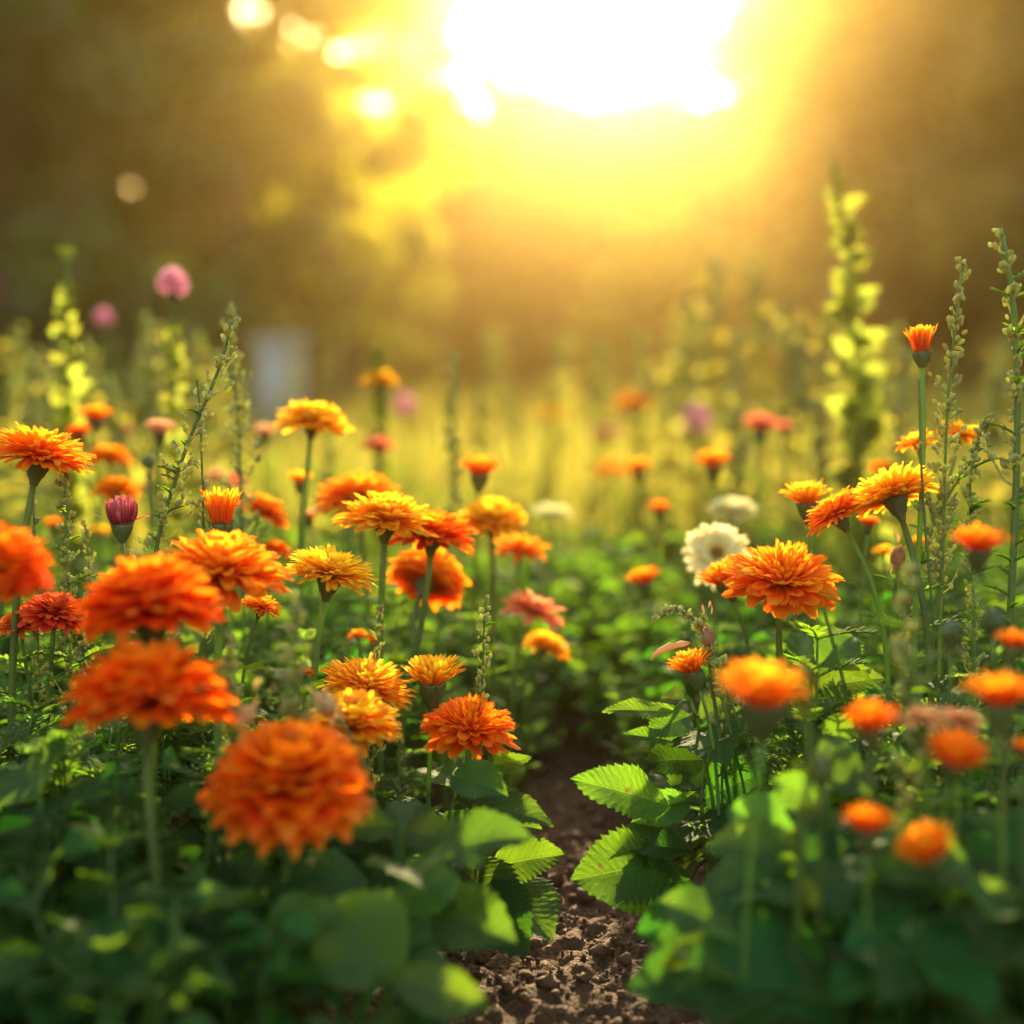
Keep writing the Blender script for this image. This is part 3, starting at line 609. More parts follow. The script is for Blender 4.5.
# ------------------------------------------------------------------ seed spikes
def spike(name, pix, D, label, dens=1.0, bud=.0022, branch=.018, r0=.0022, r1=.0011, start=.35, leaf=0.0, mat=M_BUD, stem_mat=None, cat='seed stalk', wide_leaf=0.0, group=None, lean=0.0, seed=1, extra=None):
    r = np.random.default_rng(seed)
    W = [at(x, y, D + lean * i) for i, (x, y) in enumerate(pix)]
    ft = Vector((W[0].x, W[0].y, (gh(W[0].x, W[0].y) if W[0].y < 4 else 0) - .004))
    if W[0].z > ft.z + .03: W = [ft.copy()] + W; 
    root = thing(name, ft, label, cat, group)
    # resample the path
    pts = np.array([list(p - ft) for p in W]); seg = np.linalg.norm(np.diff(pts, axis=0), axis=1); s = np.concatenate([[0], np.cumsum(seg)]); L = s[-1]
    n = 26; u = np.linspace(0, L, n); path = np.stack([np.interp(u, s, pts[:, k]) for k in range(3)], 1)
    for _ in range(2): path[1:-1] = (path[:-2] + 2 * path[1:-1] + path[2:]) / 4
    mb = MB(); mb.tube(path, np.linspace(r0, r1, n), 7); inst('stem', mb.mesh('stem', stem_mat or M_STEM), root)
    def pa(t):
        x = t * (n - 1); i = min(int(x), n - 2); f = x - i; return path[i] * (1 - f) + path[i + 1] * f, (path[i + 1] - path[i]) / np.linalg.norm(path[i + 1] - path[i])
    mb = MB(); C = []; RR = []; AX = []; nb = int(L * (1 - start) / .0075 * dens)
    if wide_leaf: nb = nb // 4
    for k in range(nb):
        t = start + (1 - start) * (k + r.uniform(0, .6)) / nb; t = min(t, .999); p, d = pa(t); a = k * 2.4 + r.uniform(-.5, .5)
        side = np.array([math.cos(a), math.sin(a), 0]) ; taper = (1 - (t - start) / (1 - start)) ** .8 * .8 + .25
        bl = branch * taper * r.uniform(.5, 1.25) * (1.6 if r.random() < .12 else 1)
        e = p + (side * .62 + d * .8) * bl
        mb.tube([p, p + (side * .5 + d * .3) * bl * .5, e], [r1 * .7, r1 * .55, r1 * .4], 4, cap=False)
        for j in range(int(5 + 8 * r.random() * min(1, taper))):
            f = r.uniform(.35, 1.1); q = p + (e - p) * f + r.normal(0, bud * .9, 3); C.append(q); RR.append(bud * r.uniform(.55, 1.15)); AX.append(d + side * .6 + r.normal(0, .4, 3))
    mb.ells(C, np.array(RR) * .85, AX, 1.7, nu=6, nv=5, rnd=r); inst('seed_head', mb.mesh('seed_head', mat), root)
    if leaf or wide_leaf:
        mb = MB()
        for k in range(int(L / (.0048 if wide_leaf else .018))):
            t = r.uniform(.12, .93); p, d = pa(t); a = r.uniform(0, 6.28); dr = (math.cos(a), math.sin(a), .7)
            if wide_leaf: leafy(mb, p, dr, wide_leaf * .62 * r.uniform(.6, 1.3) * (1.15 - .6 * t), r, ratio=.62, nu=4, nv=7, teeth=0, up=(r.normal(0, .4), -1, r.uniform(0, .8)))
            else: feather_leaf(mb, p, dr, (0, 0, 1), leaf * r.uniform(.6, 1.2), leaf * .3, 5, r)
        inst('foliage', mb.mesh('foliage', M_SPIKE if wide_leaf else M_FEATH), root)
    return root

def leaf_grid(L, ratio, nu, nv, teeth, r, droop=.25, fold=.25, wave=.03, lobes=0):
    """leaf along +Y from the origin, face up +Z"""
    t = np.linspace(0, 1, nv); s = np.linspace(-1, 1, nu)
    w = ratio * L * (np.sin(np.pi * np.clip(t, 0, 1) ** .72) ** .85) * .5 * 1.05; w[0] = .002 * L / .05 * .3; w[-1] = .0005
    if teeth:
        saw = (t * teeth) % 1.0
        w = w * (1 + .09 * (saw - .5) * 2 * sm(t, .05, .2))
    if lobes: w = w * (1 + .22 * np.cos(2 * np.pi * lobes * t))
    Wd = w[:, None] * s[None]
    y = L * t[:, None] + np.abs(s)[None] ** 1.5 * w[:, None] * .35 * (1 if teeth else .3)
    ridge = np.abs(np.sin(np.pi * (t[:, None] * (teeth or 6) - np.abs(s)[None] * 1.6))) * .015 * L * (np.abs(s)[None] ** .5)
    z = fold * np.abs(Wd) + ridge + wave * L * np.sin(t * 9 + r.uniform(0, 6))[:, None] * s[None] ** 2 + wave * .8 * L * np.sin(t * 14 + r.uniform(0, 6))[:, None] * s[None]
    z = z - droop * L * (t[:, None] ** 2)
    y = y - droop * droop * L * .35 * (t[:, None] ** 2)
    P = np.stack([Wd + 0 * y, y + 0 * Wd, z], -1)
    A = np.zeros(P.shape); A[..., 0] = (s * .5 + .5)[None]; A[..., 1] = t[:, None]; A[..., 2] = r.random()
    return P, A
def frame(direc, up=(0, 0, 1), roll=0):
    d = np.array(list(direc), float); d /= np.linalg.norm(d); u = np.array(list(up), float); s = np.cross(d, u); s /= np.linalg.norm(s) + 1e-9; u = np.cross(s, d)
    if roll: s, u = s * math.cos(roll) + u * math.sin(roll), u * math.cos(roll) - s * math.sin(roll)
    return np.stack([s, d, u], 0)
def leafy(mb, base, direc, L, r, ratio=.6, nu=6, nv=12, teeth=6, droop=.3, fold=.25, roll=0, petiole=0.0, pr=.0009, up=None):
    d = np.array(list(direc), float); d /= np.linalg.norm(d); base = np.array(list(base), float)
    if petiole:
        e = base + d * petiole; mb.tube([base, base + d * petiole * .5 + np.array([0, 0, .004]), e], pr, 5, (.5, .9, .7), cap=False); base = e
    Pm, A = leaf_grid(L, ratio, nu, nv, teeth, r, droop, fold)
    up = (r.normal(0, .35), r.normal(-.45, .45), .75) if up is None else up
    M = frame(d, up, roll=roll or r.normal(0, .3))
    mb.grid(Pm @ M + base, A)

def round_leaf(mb, base, direc, L, r, lobes=5, up=(0, 0, 1), roll=0):
    """broad lobed leaf like a squash or mallow leaf; polar grid about the leaf stalk joint"""
    nth, nr = 61, 9; th = np.linspace(-2.75, 2.75, nth); q = np.linspace(0.02, 1, nr)
    rad = L * (.62 + .14 * np.cos(th * lobes * .9) + .22 * np.cos(th / 2) ** 2) * (1 + .05 * (((th * 5.2) % 1) - .5))
    X = q[:, None] * (rad * np.sin(th))[None]; Y = q[:, None] * (rad * np.cos(th))[None]
    ridge = (.09 * np.abs(np.sin(th * lobes * .45))[None] + .03 * np.abs(np.sin(th * 13))[None] * q[:, None]) * L * q[:, None]
    Z = ridge - .22 * L * q[:, None] ** 2 * (1 + .5 * np.sin(th * 2 + r.uniform(0, 6)))[None] + .025 * L * np.sin(th * 6 + r.uniform(0, 6))[None] * q[:, None] ** 2
    Pm = np.stack([X, Y, Z], -1); A = np.zeros(Pm.shape); A[..., 0] = (.5 + .5 * np.abs(np.sin(th * lobes * .45)))[None]; A[..., 1] = q[:, None]; A[..., 2] = r.random()
    mb.grid(Pm @ frame(direc, up, roll) + np.array(list(base)), A)

spike('seed_stalk', [(148, 640), (153, 552), (172, 490), (195, 420), (208, 400), (222, 365), (232, 322)], SH, 'sharp diagonal seed stalk crossing above the plum-red flower', 1.0, .0023, .032, .0024, .0012, .42, leaf=.02, seed=3)
spike('seed_stalk', [(206, 640), (203, 500), (200, 400), (197, 380)], SH + .01, 'thin upright seed stalk behind the diagonal one', .5, .0018, .014, .0012, .0008, .5, seed=31)
spike('seed_stalk', [(242, 540), (240, 440), (232, 350), (228, 308)], 1.35, 'blurred pale seed stalk right behind the top of the diagonal one', 1.0, .0026, .026, .0018, .001, .45, seed=5)
spike('seed_stalk', [(480, 760), (482, 690), (484, 640), (485, 594)], SH, 'short sharp green seed stalk in the middle, left of the coral-pink flower', 1.0, .0019, .014, .0015, .0008, .35, leaf=.014, seed=7)
spike('seed_stalk', [(372, 760), (374, 690), (378, 640), (381, 606)], SH + .02, 'small seed stalk under the yellow double flower', 1.1, .0018, .012, .0012, .0008, .45, seed=8)
spike('seed_stalk', [(70, 640), (68, 560), (64, 500), (66, 470)], SH, 'bushy seed stalk right under the left-edge orange flower', 1.2, .0019, .018, .0015, .0009, .3, leaf=.02, seed=9)
spike('seed_stalk', [(38, 640), (36, 560), (33, 500)], SH + .03, 'short thin seed stalk left of the bushy one, under the left-edge flower', 1.0, .0018, .014, .0012, .0008, .4, leaf=.016, seed=10)
spike('seed_stalk', [(90, 620), (90, 560), (84, 520)], SH + .05, 'small seed stalk between the bushy one and the plum-red flower', 1.0, .0018, .014, .0012, .0008, .4, leaf=.016, seed=12)
spike('seed_stalk', [(940, 640), (944, 500), (947, 400), (955, 330), (963, 262)], SH, 'tall sharp seed stalk right of the long-necked orange flower', 1.2, .0021, .024, .0018, .001, .5, seed=13)
spike('seed_stalk', [(934, 620), (926, 540), (921, 470), (919, 380)], SH - .03, 'thin bare green stem crossing in front of the largest yellow-orange flower', .15, .0015, .01, .0013, .001, .6, seed=14)
spike('seed_stalk', [(1010, 620), (1016, 500), (1018, 400), (1014, 290), (1000, 228)], 1.10, 'tall thick green stalk at the right edge with small lobed leaves', .75, .0024, .022, .0036, .0022, .62, leaf=.03, seed=15)
spike('seed_stalk', [(975, 640), (972, 540), (968, 470), (985, 420)], SH + .02, 'leafy grey-green seed stalk beside the right edge stalk', 1.2, .0019, .02, .0014, .0009, .3, leaf=.03, seed=16)
spike('seed_stalk', [(905, 600), (944, 500), (985, 440), (990, 418)], SH + .04, 'leaning seed stalk near the right edge, behind the grey-green one', 1.0, .0018, .018, .0013, .0009, .35, leaf=.022, seed=17)
spike('seed_stalk', [(760, 780), (730, 700), (700, 620), (672, 600), (660, 618)], SH, 'nodding cluster of green seeds beside the path, above the dry husk', 1.6, .0019, .013, .0013, .0008, .62, seed=18)
spike('seed_stalk', [(722, 740), (706, 650), (700, 612)], SH + .01, 'short seed stalk behind the small brown bud', .8, .0017, .012, .0012, .0008, .5, seed=19)
spike('seed_stalk', [(235, 800), (232, 700), (228, 640)], .92, 'blurred grey-green seed stalk between the big red flowers and the yellow one', 1.3, .0026, .02, .002, .0012, .3, leaf=.03, seed=20)
spike('seed_stalk', [(292, 800), (296, 700), (298, 600)], .88, 'blurred pale seed stalk in front of the sharp yellow flower', 1.2, .0026, .022, .002, .0012, .4, leaf=.03, seed=21)
spike('seed_stalk', [(395, 860), (398, 800), (400, 740)], 1.08, 'fine leafy seed stalk left of the spiky orange-red flower', .8, .0018, .016, .0013, .0009, .3, leaf=.026, seed=22)
spike('weed_stalk', [(72, 480), (70, 400), (66, 320), (68, 243)], 1.85, 'tall blurred leafy green stalk at the upper left', .9, .005, .03, .0028, .0018, .3, wide_leaf=.06, mat=M_SPIKE, cat='weed', seed=23)
spike('weed_stalk', [(176, 520), (176, 420), (174, 330), (173, 300)], 1.75, 'leafy stalk carrying the round pink flower', .8, .004, .03, .0022, .0016, .3, wide_leaf=.045, mat=M_SPIKE, cat='weed', seed=24)
spike('weed_stalk', [(455, 520), (452, 450), (452, 400), (455, 353)], 1.75, 'blurred slim seed stalk right of the tall golden flower', 1.0, .0030, .020, .0016, .001, .4, mat=M_BUD, stem_mat=M_SPIKE, cat='weed', seed=25)
spike('weed_stalk', [(381, 520), (380, 440), (378, 380), (378, 348)], 2.0, 'blurred seed stalk reaching above the yellow blurred flower', 1.2, .004, .024, .002, .0014, .4, mat=M_SPIKE, stem_mat=M_SPIKE, cat='weed', seed=26)
spike('weed_stalk', [(862, 520), (860, 440), (852, 320), (845, 220), (832, 158)], 1.9, 'tall blurred yellow-green leafy spike, highest plant in the picture', 1.1, .0055, .034, .0032, .002, .25, wide_leaf=.085, mat=M_SPIKE, cat='weed', seed=27)
spike('weed_stalk', [(720, 840), (712, 820), (700, 760)], 1.6, 'short leafy weed behind the serrated leaves at the right of the path', .8, .003, .02, .002, .0014, .3, wide_leaf=.04, mat=M_SPIKE, cat='weed', seed=28)
spike('weed_stalk', [(915, 760), (905, 680), (900, 620), (912, 560)], .80, 'blurred yellow-green stalk in front of the right bed', .8, .0024, .022, .0020, .0012, .35, leaf=.03, mat=M_BUD, cat='weed', seed=29)
spike('weed_stalk', [(800, 840), (812, 760), (800, 660), (806, 640)], .74, 'blurred green stalk between the big flat-topped and the red-orange front flowers', .3, .003, .014, .0028, .002, .5, mat=M_SPIKE, cat='weed', seed=30)

# ------------------------------------------------------------------ leafy plants with named leaves along the path
def leaf_plant(name, stem, leaves, label, cat='leafy plant', mat=None, r0=.0024):
    """stem: [(px,py,D)...]; leaves: [(bx,by,bD, tx,ty,tD, ratio, roll, droop, mat)]"""
    Wp = [at(*s) for s in stem]; ft = Vector((Wp[0].x, Wp[0].y, gh(Wp[0].x, Wp[0].y) - .003))
    root = thing(name, ft, label, cat)
    pts = [ft] + Wp[1:]
    pp = np.array([list(p - ft) for p in pts]); sg = np.concatenate([[0], np.cumsum(np.linalg.norm(np.diff(pp, axis=0), axis=1))])
    uu = np.linspace(0, sg[-1], 14); path = np.stack([np.interp(uu, sg, pp[:, k]) for k in range(3)], 1)
    for _ in range(3): path[1:-1] = (path[:-2] + 2 * path[1:-1] + path[2:]) / 4
    mb = MB(); mb.tube(path, np.linspace(r0, r0 * .6, 14), 7); inst('stem', mb.mesh('stem', M_STEM), root)
    for i, lf in enumerate(leaves):
        b, t = at(*lf[:3]), at(*lf[3:6]); r = np.random.default_rng(int(lf[0] * 3 + lf[1])); d = t - b; L = d.length
        k = np.argmin(np.linalg.norm(path - np.array(list(b - ft)), axis=1)); p0 = path[k]
        mb = MB(); bb = np.array(list(b - ft))
        mb.tube([p0, (p0 + bb) / 2 + np.array([0, 0, .003]), bb], [r0 * .6, r0 * .5, r0 * .4], 6, (.5, .9, .8), cap=False)
        Pm, A = leaf_grid(L * 1.03, lf[6], 13, 85, lf[10] if len(lf) > 10 else 14, r, lf[8], .22, .02)
        # aim so that the drooping tip lands on t
        dn = np.array(list(d)); up = np.array([0, 0, 1.]);  dn = dn + up * lf[8] * L
        M = frame(dn, (0, -.75, .65), (lf[7] - .3) * .8); mb.grid(Pm @ M + bb, A)
        inst('leaf', mb.mesh('leaf', lf[9]), root)
    return root
G, DG = M_LEAF, M_LEAFD
leaf_plant('leafy_plant', [(470, 930, 1.13), (462, 860, 1.13), (455, 800, 1.13), (462, 770, 1.13)], [
  (490, 868, 1.12, 562, 860, 1.10, .58, .35, .12, G), (488, 872, 1.13, 548, 938, 1.06, .62, .9, .15, G), (462, 822, 1.13, 538, 836, 1.12, .5, .5, .2, G),
  (470, 790, 1.15, 510, 800, 1.13, .5, .4, .2, G), (470, 800, 1.13, 478, 848, 1.08, .7, .2, .3, G), (466, 772, 1.15, 526, 772, 1.12, .36, -.3, .2, G),
  (455, 860, 1.12, 505, 930, 1.06, .66, .6, .2, G), (452, 838, 1.13, 405, 850, 1.14, .6, 0, .3, G), (458, 790, 1.14, 430, 770, 1.2, .6, 0, .2, G), (470, 885, 1.1, 515, 958, 1.04, .7, .3, .2, DG), (462, 800, 1.10, 548, 828, 1.07, .42, .7, .15, G), (450, 812, 1.06, 474, 868, 1.02, .75, .2, .2, G), (452, 775, 1.08, 500, 800, 1.04, .6, .4, .2, G)],
  'leafy plant with sharp serrated leaves overhanging the left side of the bare path')
leaf_plant('leafy_plant', [(720, 900, 1.15), (705, 860, 1.15), (700, 800, 1.15), (705, 760, 1.15)], [
  (668, 806, 1.13, 578, 790, 1.08, .42, .5, .12, G), (672, 862, 1.13, 580, 890, 1.08, .62, .5, .12, G), (690, 852, 1.13, 612, 845, 1.12, .55, -.2, .15, DG),
  (686, 868, 1.13, 668, 800, 1.2, .6, 0, .1, G), (690, 880, 1.12, 610, 908, 1.10, .7, .4, .2, DG), (680, 800, 1.16, 690, 758, 1.2, .55, .3, .1, G),
  (700, 790, 1.15, 650, 775, 1.22, .5, .3, .1, DG), (705, 800, 1.15, 760, 790, 1.1, .7, 0, .3, DG), (700, 820, 1.15, 745, 850, 1.05, .7, .2, .3, DG),
  (690, 800, 1.15, 640, 830, 1.12, .5, .5, .2, G)],
  'leafy plant with serrated leaves reaching over the right side of the bare path')
leaf_plant('leafy_plant', [(720, 880, 1.18), (715, 800, 1.18), (705, 740, 1.18), (690, 700, 1.18)], [
  (672, 712, 1.16, 608, 714, 1.12, .26, .2, .1, G), (690, 745, 1.16, 628, 740, 1.12, .24, .2, .15, G), (690, 716, 1.17, 655, 740, 1.14, .7, .2, .25, G),
  (685, 700, 1.18, 660, 700, 1.2, .8, .2, .1, G), (700, 730, 1.18, 720, 765, 1.1, .7, 0, .2, DG), (705, 760, 1.18, 650, 770, 1.15, .6, .3, .2, DG), (700, 720, 1.18, 735, 700, 1.2, .6, .3, .2, G)],
  'leafy plant with two narrow pale upturned leaves below the dry husk')
leaf_plant('leafy_plant', [(810, 800, 1.2), (808, 720, 1.2), (812, 660, 1.2)], [
  (812, 672, 1.18, 806, 632, 1.24, .6, .3, .1, G), (818, 668, 1.18, 862, 640, 1.22, .6, .3, .3, G), (812, 690, 1.18, 770, 700, 1.15, .55, .2, .3, G),
  (816, 690, 1.18, 880, 690, 1.15, .55, .2, .3, G), (810, 720, 1.18, 830, 760, 1.1, .7, .2, .3, DG), (808, 700, 1.2, 850, 670, 1.25, .6, .3, .3, G)],
  'leafy plant with a tuft of cut leaves right of the large sharp orange flower')
# big soft leaves in front
def big_leaf_plant(foot, leaves, label, D0, cat='broad-leaved plant'):
    ft = at(foot[0], foot[1], D0); ft.z = gh(ft.x, ft.y) - .003
    root = thing('broad_leaved_plant', ft, label, cat)
    mb = MB(); mb.tube([(0, 0, 0), (0, 0, .02), (.004, 0, .05)], [.005, .0045, .003], 8); inst('stem', mb.mesh('stem', M_STEM), root)
    for lf in leaves:
        b = at(*lf[:3]) - ft; t = at(*lf[3:6]) - ft; r = np.random.default_rng(int(lf[0] + lf[4])); d = t - b
        mb = MB(); bn = np.array(list(b)); mb.tube(bez((0, 0, .03), (b.x * .3, b.y * .3, b.z * .7), b - d * .15 + Vector((0, 0, .01)), b, 8), np.linspace(.0028, .0018, 8), 7, (.5, .9, .8), cap=False)
        if lf[6] == 'round': round_leaf(mb, bn, d, d.length * .72, r, 5, (0, -.95, .45) if lf[8] is M_LEAF else (0, -.4, .9), lf[7])
        else:
            Pm, A = leaf_grid(d.length, lf[6], 13, 41, 9, r, lf[9] if len(lf) > 9 else .25, .15, .03)
            mb.grid(Pm @ frame(np.array(list(d)) + np.array([0, 0, d.length * .2]), (0, -.95, .45) if lf[8] is M_LEAF else (0, -.4, .9), lf[7]) + bn, A)
        inst('leaf', mb.mesh('leaf', lf[8]), root)
    r = np.random.default_rng(int(foot[0]) + 9); top = float(np.mean([(at(*q[:3]) - ft).z for q in leaves])); ctr = np.mean([list(at(*q[:3]) - ft) for q in leaves], 0)
    for k in range(3 if foot[0] == 345 else 15):
        a = k * 2.4 + r.uniform(-.3, .3); b = np.array([ctr[0] * .6 + math.cos(a) * .018, ctr[1] * .6 + math.sin(a) * .018, top * r.uniform(.55, 1.0)])
        mb = MB(); mb.tube([(0, 0, .04), b * .6 + np.array([0, 0, .02]), b], [.002, .0016, .0012], 6, (.5, .9, .8), cap=False)
        L = r.uniform(.045, .075); Pm, A = leaf_grid(L, r.uniform(.6, .8), 9, 49, 9, r, r.uniform(.15, .4), .2, .03)
        mb.grid(Pm @ frame((math.cos(a), math.sin(a) * .8 - .15, r.uniform(.1, .6)), (r.normal(0, .25), r.uniform(-.9, -.1), .8), 0) + b, A)
        inst('leaf', mb.mesh('leaf', M_LEAF if r.random() < .6 else M_LEAFD), root)
    return root
big_leaf_plant((345, 1060), [(398, 985, .77, 322, 908, .79, .95, .1, G, .1), (392, 980, .76, 486, 1020, .74, .5, .2, G, .35), (330, 960, .80, 262, 985, .78, 'round', 0, DG), (392, 905, .86, 460, 880, .86, .8, .2, G, .4), (390, 950, .84, 430, 880, .9, 'round', .3, G)], 'broad-leaved plant with a bright yellow-green arching leaf at the bottom, left of the path', .80)
big_leaf_plant((400, 960), [(400, 830, .95, 462, 850, .93, .6, .2, G, .5), (398, 825, .95, 345, 835, .95, .6, -.2, G, .4), (400, 870, .93, 350, 905, .9, 'round', 0, DG), (405, 880, .95, 470, 900, .92, .7, .3, DG, .3), (398, 850, .95, 420, 800, 1.0, .6, .1, G, .2)], 'broad-leaved plant with an arching pale-backed leaf right of the lowest red flower', .93)
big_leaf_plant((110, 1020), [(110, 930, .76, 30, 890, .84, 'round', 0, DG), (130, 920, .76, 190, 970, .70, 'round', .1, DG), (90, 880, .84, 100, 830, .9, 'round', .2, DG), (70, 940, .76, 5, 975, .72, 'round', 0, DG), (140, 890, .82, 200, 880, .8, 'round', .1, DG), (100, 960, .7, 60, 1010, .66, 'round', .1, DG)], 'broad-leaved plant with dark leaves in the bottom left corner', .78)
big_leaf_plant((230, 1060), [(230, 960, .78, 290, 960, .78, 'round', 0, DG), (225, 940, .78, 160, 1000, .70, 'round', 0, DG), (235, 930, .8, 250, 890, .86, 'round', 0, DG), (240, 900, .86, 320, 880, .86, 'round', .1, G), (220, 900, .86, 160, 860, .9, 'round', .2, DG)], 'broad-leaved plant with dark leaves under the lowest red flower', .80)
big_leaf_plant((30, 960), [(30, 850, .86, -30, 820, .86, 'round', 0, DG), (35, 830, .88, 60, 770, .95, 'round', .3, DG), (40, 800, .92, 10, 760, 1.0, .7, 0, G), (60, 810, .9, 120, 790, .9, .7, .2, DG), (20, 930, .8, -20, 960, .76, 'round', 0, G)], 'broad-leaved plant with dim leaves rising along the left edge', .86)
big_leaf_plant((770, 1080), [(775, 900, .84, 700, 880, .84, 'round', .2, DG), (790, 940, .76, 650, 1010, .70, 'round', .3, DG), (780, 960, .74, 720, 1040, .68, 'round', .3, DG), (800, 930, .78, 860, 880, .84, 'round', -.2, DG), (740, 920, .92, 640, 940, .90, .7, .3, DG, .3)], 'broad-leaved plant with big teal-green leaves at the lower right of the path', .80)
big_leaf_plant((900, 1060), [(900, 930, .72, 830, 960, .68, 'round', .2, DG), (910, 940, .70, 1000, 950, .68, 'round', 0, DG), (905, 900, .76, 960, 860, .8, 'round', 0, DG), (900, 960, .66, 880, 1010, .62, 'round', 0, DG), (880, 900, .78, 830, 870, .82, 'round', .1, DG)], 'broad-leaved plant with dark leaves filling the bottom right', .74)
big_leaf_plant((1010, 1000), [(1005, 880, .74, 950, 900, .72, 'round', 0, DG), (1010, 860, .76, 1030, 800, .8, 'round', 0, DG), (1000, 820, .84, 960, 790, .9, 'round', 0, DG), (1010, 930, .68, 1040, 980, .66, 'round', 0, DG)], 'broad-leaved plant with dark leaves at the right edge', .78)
big_leaf_plant((830, 960), [(822, 800, .86, 770, 790, .86, .7, .2, G, .4), (830, 790, .86, 880, 770, .9, .7, .1, G, .3), (828, 830, .85, 790, 860, .8, 'round', .2, DG), (832, 850, .84, 900, 850, .82, 'round', 0, DG), (828, 780, .9, 840, 740, .95, .6, .3, G, .1)], 'broad-leaved plant with lighter leaves between the front orange flowers', .85)

# ------------------------------------------------------------------ filler plants of the two beds
def make_broad(seed, H=.2, mat=M_LEAF):
    r = np.random.default_rng(seed); root = thing('leafy_plant', (0, 0, 0), '', 'leafy plant')
    mb, ms = MB(), MB()
    for s in range(3):
        a = r.uniform(0, 6.28); ln = r.uniform(.02, .06); top = np.array([math.cos(a) * ln, math.sin(a) * ln, H * r.uniform(.7, 1.0)])
        pts = bez((0, 0, 0), (0, 0, H * .3), top * .7, top, 8); ms.tube(pts, np.linspace(.002, .0012, 8), 5)
        for k in range(2, 8):
            for sd_ in (0, 1):
                aa = k * 1.57 + sd_ * 3.14 + r.uniform(-.4, .4); el = r.uniform(.0, .5)
                leafy(mb, pts[k], (math.cos(aa), math.sin(aa), el), r.uniform(.035, .062) * (1.1 - .05 * k), r, .62, 6, 13, 6, r.uniform(.15, .5), .2, petiole=.010)
    inst('stem', ms.mesh('stem', M_STEM), root); inst('foliage', mb.mesh('foliage', mat), root); return root
def make_feather(seed, H=.2):
    r = np.random.default_rng(seed); root = thing('feathery_plant', (0, 0, 0), '', 'feathery plant')
    mb, ms = MB(), MB()
    for s in range(4):
        a = r.uniform(0, 6.28); ln = r.uniform(.02, .06); top = np.array([math.cos(a) * ln, math.sin(a) * ln, H * r.uniform(.65, 1.05)])
        pts = bez((0, 0, 0), (0, 0, H * .3), top * .7, top, 8); ms.tube(pts, np.linspace(.0018, .001, 8), 5)
        for k in range(2, 8):
            for j in range(3):
                aa = r.uniform(0, 6.28); feather_leaf(mb, pts[k], (math.cos(aa), math.sin(aa), r.uniform(.2, .9)), (0, 0, 1), r.uniform(.03, .055), .015, 7, r, .5)
    inst('stem', ms.mesh('stem', M_STEM), root); inst('foliage', mb.mesh('foliage', M_FEATH), root); return root
protos = [make_broad(1), make_broad(2), make_broad(3, mat=M_LEAFD), make_feather(4), make_feather(5), make_feather(6)]
used = set()
def place(pi, x, y, s, rz, label, group):
    p = protos[pi]
    o = p if pi not in used else copy_tree(p)
    used.add(pi)
    o.location = (x, y, (gh(x, y) if y < 4 else 0) - .003); o.rotation_euler = (0, 0, rz); o.scale = (s, s, s)
    o['label'] = label; o['group'] = group; return o
def top_z(y):   # foliage height follows the beds
    return float(np.interp(y, [.55, .75, 1.0, 1.3, 1.7, 2.2, 3.2, 4.5], [.10, .15, .205, .225, .225, .22, .24, .25]))
k = 0
yy = .66
while yy < 4.2:
    step = .050 + (.034 if yy < 2.5 else .05) * (yy - .6)
    hw = .38 * yy + .06
    xx = -hw
    while xx < hw:
        x = xx + rnd.uniform(-.4, .4) * step; y = yy + rnd.uniform(-.4, .4) * step; xx += step
        pc = .045 + .02 * (y - 1.2)
        gap = float(np.interp(y, [.6, 1.2, 1.7, 2.0, 2.3], [.135, .12, .03, .0, 0]))
        if abs(x - pc) < gap: continue
        if y < .95 and abs(x - pc) < gap + .04: continue
        left = x < pc
        H = top_z(y) * rnd.uniform(.72, 1.05)
        if abs(x - pc) < gap + .06 and y < 1.6: H *= .62
        if y > 1.6 and abs(x - pc) < .3: H *= .85
        pi = rnd.choice([0, 1, 2, 3, 4, 5, 3, 4] if y < 2 else [0, 1, 0, 1, 3, 2])
        if y < 1.0: pi = rnd.choice([0, 1, 2, 2, 3])
        feath = pi >= 3
        side = 'left' if left else 'right'
        if y < 1.0: zone = 'at the front of the %s bed' % side
        elif y < 1.6: zone = 'among the sharp flowers of the %s bed' % side
        elif y < 2.4: zone = 'beyond the sharp flowers, %s of the path' % side
        else: zone = 'in the far blurred part of the %s bed' % side
        lab = ('small feathery-leaved plant ' if feath else ('dark broad-leaved filler plant ' if pi == 2 else 'light green broad-leaved filler plant ')) + zone
        place(pi, x, y, H / .2, rnd.uniform(0, 6.28), lab, lab.replace(' plant ', ' plants ', 1)); k += 1
    yy += step
for x, y, H in [(.03, 1.66, .10), (.12, 1.68, .13), (-.02, 1.72, .13), (.07, 1.78, .15), (.15, 1.82, .17), (-.04, 1.86, .17), (.04, 1.92, .17), (.11, 1.98, .18), (.0, 2.04, .2), (.17, 2.06, .2), (.08, 2.14, .19), (-.08, 1.98, .2), (.02, 2.24, .2), (.14, 2.28, .2)]:
    place(rnd.choice([0, 1]), x, y, H / .17, rnd.uniform(0, 6.28), 'bright green leafy plant closing the far end of the bare path', 'bright green plants closing the end of the path')

